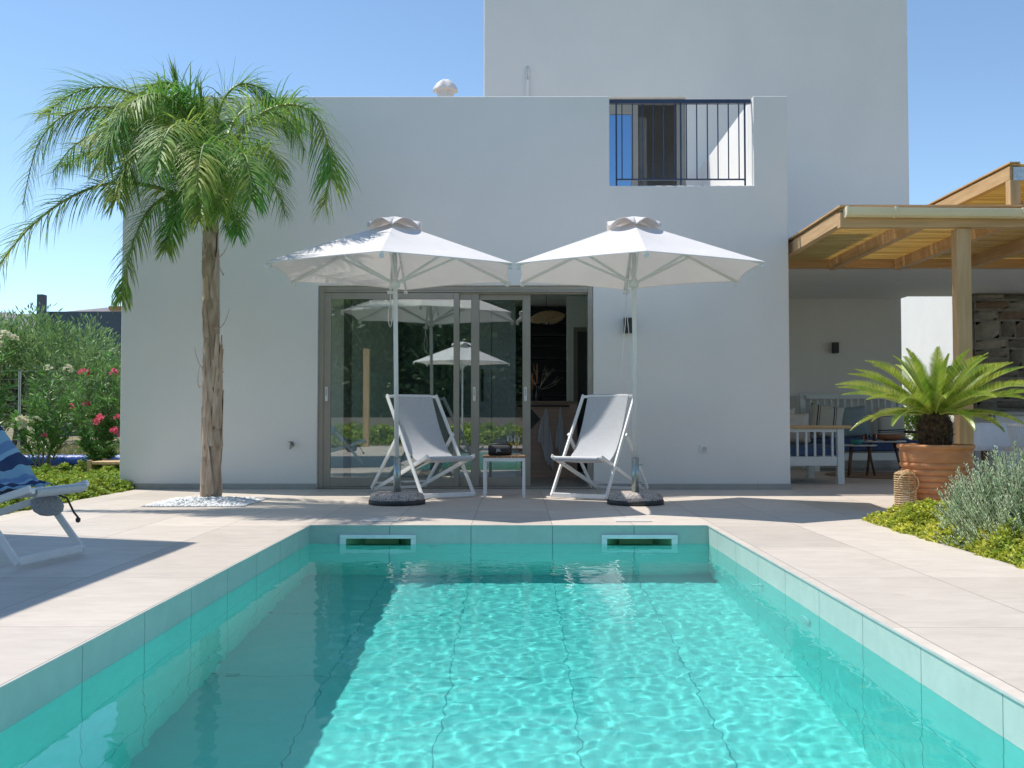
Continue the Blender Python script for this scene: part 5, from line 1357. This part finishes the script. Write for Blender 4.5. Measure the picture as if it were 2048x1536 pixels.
# low wooden stool with woven top by the corner
wb = thing('wooden_stool', 'low pine stool with woven seat half hidden behind the villa corner', 'stool', (-4.85,12.45,0))
for x in (-5.13,-4.62):
    for y in (12.2,12.65): MB().box(x,x+.05,y,y+.05,-.05,.29).build('leg', M['pinez'], wb, world=True, bevel=.004)
MB().box(-5.075,-4.625,12.20,12.70,.235,.275).build('woven_seat', M['rattan'], wb, world=True, bevel=.012)
# trees
def tree(name, label, base, h, rx, ry, zc, rz_, nclump, nleaf, LL, LW, mt, seed, group=None, trunk_r=.12, cl=.5):
    random.seed(seed); t = thing(name, label, 'tree', base, 0, group); m = MB()
    m.tube([(0,0,-.1),(.05,.03,zc*.35),(0,.05,zc*.7),(.03,0,zc)], [trunk_r*1.2,trunk_r,trunk_r*.8,trunk_r*.45], 10)
    cs = []
    for k in range(nclump):
        d_ = rnd_dir(-.75,1); f = random.uniform(.45,1)**.5; c_ = Vector((d_.x*rx*f, d_.y*ry*f, zc+d_.z*rz_*f)); cs.append((c_, random.uniform(.6,1.1)*cl))
        if k % 4 == 0: m.tube([(0,.02,zc*random.uniform(.45,.75)), c_*.5+Vector((0,0,zc*.35)), c_], .035, 5, r2=.01)
    m.build('trunk', M['trunk'], t, smooth=True)
    m = MB()
    for c_, r_ in cs:
        for _ in range(nleaf//nclump):
            d_ = rnd_dir(-.8,1); q = c_+d_*r_*random.uniform(.2,1)**.6; v = (d_*.7+Vector((0,0,.5))+rnd_dir()*.6).normalized(); leaf(m, q, v, LL*random.uniform(.7,1.3), LW)
    m.build('crown', mt, t)
    return t
ol = tree('olive_tree','bushy olive tree, the tall one left behind the wire fence',(-10.3,22.5,.1),3.0,2.4,1.8,1.45,1.2,80,18000,.13,.034,M['olive'],71,'olive trees behind the fence',cl=.62)
for (x,y,s,rz,lab) in ((-13.2,22.0,1.15,1.1,'bushy olive tree at the left frame edge behind the wire fence'),(-8.6,23.6,.80,2.3,'rounded olive tree behind the pink oleander, lower than its left neighbour'),(-7.4,26.5,.80,4.0,'olive tree nearest the villa corner below the blue-grey wall'),(-12.0,26.5,1.0,5.1,'olive tree farther back between the two left olives')):
    c = copy_tree(ol); c.location = (x,y,.1); c.scale = (s,s,s); c.rotation_euler[2] = rz; c['label'] = lab
ol.scale = (1.06,1.06,1.06); ol.location.x = -11.0
bw = thing('boundary_wall', 'dark blue-grey wall rising behind the olive trees', 'wall', (-13,34,0))
zt_ = at(180,623,34).z
MB().box(-16.0,-10.0,34,34.3,0,zt_).build('wall', mat('bluegrey_wall', (.09,.12,.15), (.08,.105,.13), scale=2, rough=.8), bw, world=True)
q = at(86,590,33.9); MB().box(q.x-.11,q.x+.09,33.7,33.998,0,q.z).build('pillar', mat('dark_pillar', (.12,.13,.15), rough=.8), bw, world=True)
q = at(232,616,60); fh = thing('far_house', 'tiny orange-roofed house far away by the villa corner', 'house', (q.x,60,0))
MB().box(q.x-.35,q.x+.6,60,62,0,q.z-.1).build('wall', mat('far_wall', (.55,.42,.33), rough=.9), fh, world=True)
MB().box(q.x-.4,q.x+.7,59.9,62,q.z-.1,q.z+.1).build('roof', mat('far_roof', (.50,.22,.12), rough=.9), fh, world=True)

# greenery beyond the patio
tree('garden_shrub','sunlit green shrub seen past the patio bench behind the cycad',(6.75,17.3,0),1.2,.55,.5,.6,.55,26,5200,.09,.02,M['cover2'],77,None,.02,.3)
# ------------------------------------------------------------------ off-frame shade sail on the left (casts the blue shadow)
ss = thing('shade_sail', 'grey shade sail off the left frame edge casting the pointed shadow on the deck', 'shade sail', (-6.2,8.3,0))
A = Vector((-3.90,7.34,3.62)); Bc = A+Vector((-3.6,1.16,.1)); Cc = A+Vector((-.02,-5.0,0)); Dc = A+Vector((-3.6,-4.2,.1))
P = []
for i in range(9):
    P.append([A.lerp(Bc,j/8).lerp(Cc.lerp(Dc,j/8),i/8)+Vector((0,0,-.10*math.sin(math.pi*i/8)*math.sin(math.pi*j/8))) for j in range(9)])
MB().grid(P).build('cloth', mat('sail_cloth', (.30,.31,.33), rough=.9), ss, world=True, smooth=True)
for e in (Vector((-7.9,8.9,0)),Vector((-7.9,2.9,0))): MB().tube([e,e+Vector((0,0,4.0))],.06,12).build('post', M['galv'], ss, world=True)
MB().tube([A,Vector((-7.9,8.9,3.9))],.006,6).tube([Bc,Vector((-7.9,8.9,3.9))],.006,6).tube([Dc,Vector((-7.9,2.9,3.9))],.006,6).tube([Cc,Vector((-4.1,-5.0,2.6))],.006,6).build('cable', M['steel'], ss, world=True)
MB().box(-4.18,-4.02,-5.08,-4.92,0,2.68).build('wooden_post', M['pinez'], ss, world=True, bevel=.006)

# ------------------------------------------------------------------ garden behind the camera (seen reflected in the glass)
wb_ = thing('garden_wall', 'low beige garden wall behind the camera, seen reflected in the glass', 'wall', (0,-11,0))
MB().box(-14,12,-11.2,-11,0,.80).build('wall', mat('beige_wall', (.42,.34,.29), rough=.9), wb_, world=True)
cover('hedge_strip','yellow-green hedge strip behind the camera along the low wall',M['cover2'],lambda x,y: min(x+9,8-x,y+9.2,-6.2-y),(-9,8,-9.2,-6.2),.55,260,34,ls=.16)
cover('hedge_mass','tall dark hedge behind the low wall, mirrored in the sliding glass',M['darkleaf'],lambda x,y: min(x+14,12-x,y+13.4,-11.6-y)*2,(-14,12,-13.4,-11.6),2.6,240,35,ls=.34)
bt = tree('dense_tree','dense dark green tree behind the camera, mirrored in the sliding glass',(-6,-14,0),6,2.6,1.8,3.0,2.9,60,7000,.34,.12,M['darkleaf'],81,'dense trees behind the camera',cl=.9)
for (x,y,s,rz) in ((-10.5,-14.5,1.1,1),(-1.8,-14.2,1.0,2),(2.6,-14.6,1.15,3),(7,-14,1.05,4),(-3.9,-16.5,1.3,5),(.6,-17,1.3,1.6),(-8.3,-17,1.3,2.6),(5,-17,1.3,3.5),(11.4,-14.6,1.1,.4)):
    c = copy_tree(bt); c.location = (x,y,0); c.scale = (s,s,s); c.rotation_euler[2] = rz
random.seed(90); t = thing('ornamental_grass','tuft of golden ornamental grass behind the camera, mirrored in the glass','grass tuft',(-4.3,-7.6,0)); m = MB()
for _ in range(700):
    v = (Vector((0,0,1.1))+rnd_dir(-.2,.4)*.9).normalized(); leaf(m, Vector((random.uniform(-.1,.1),random.uniform(-.1,.1),0)), v, random.uniform(.5,.95), .012, droop=.2)
m.build('blades', mat('straw_blade', (.60,.50,.22), (.45,.42,.15), scale=5, rough=.7, island=.3), t)
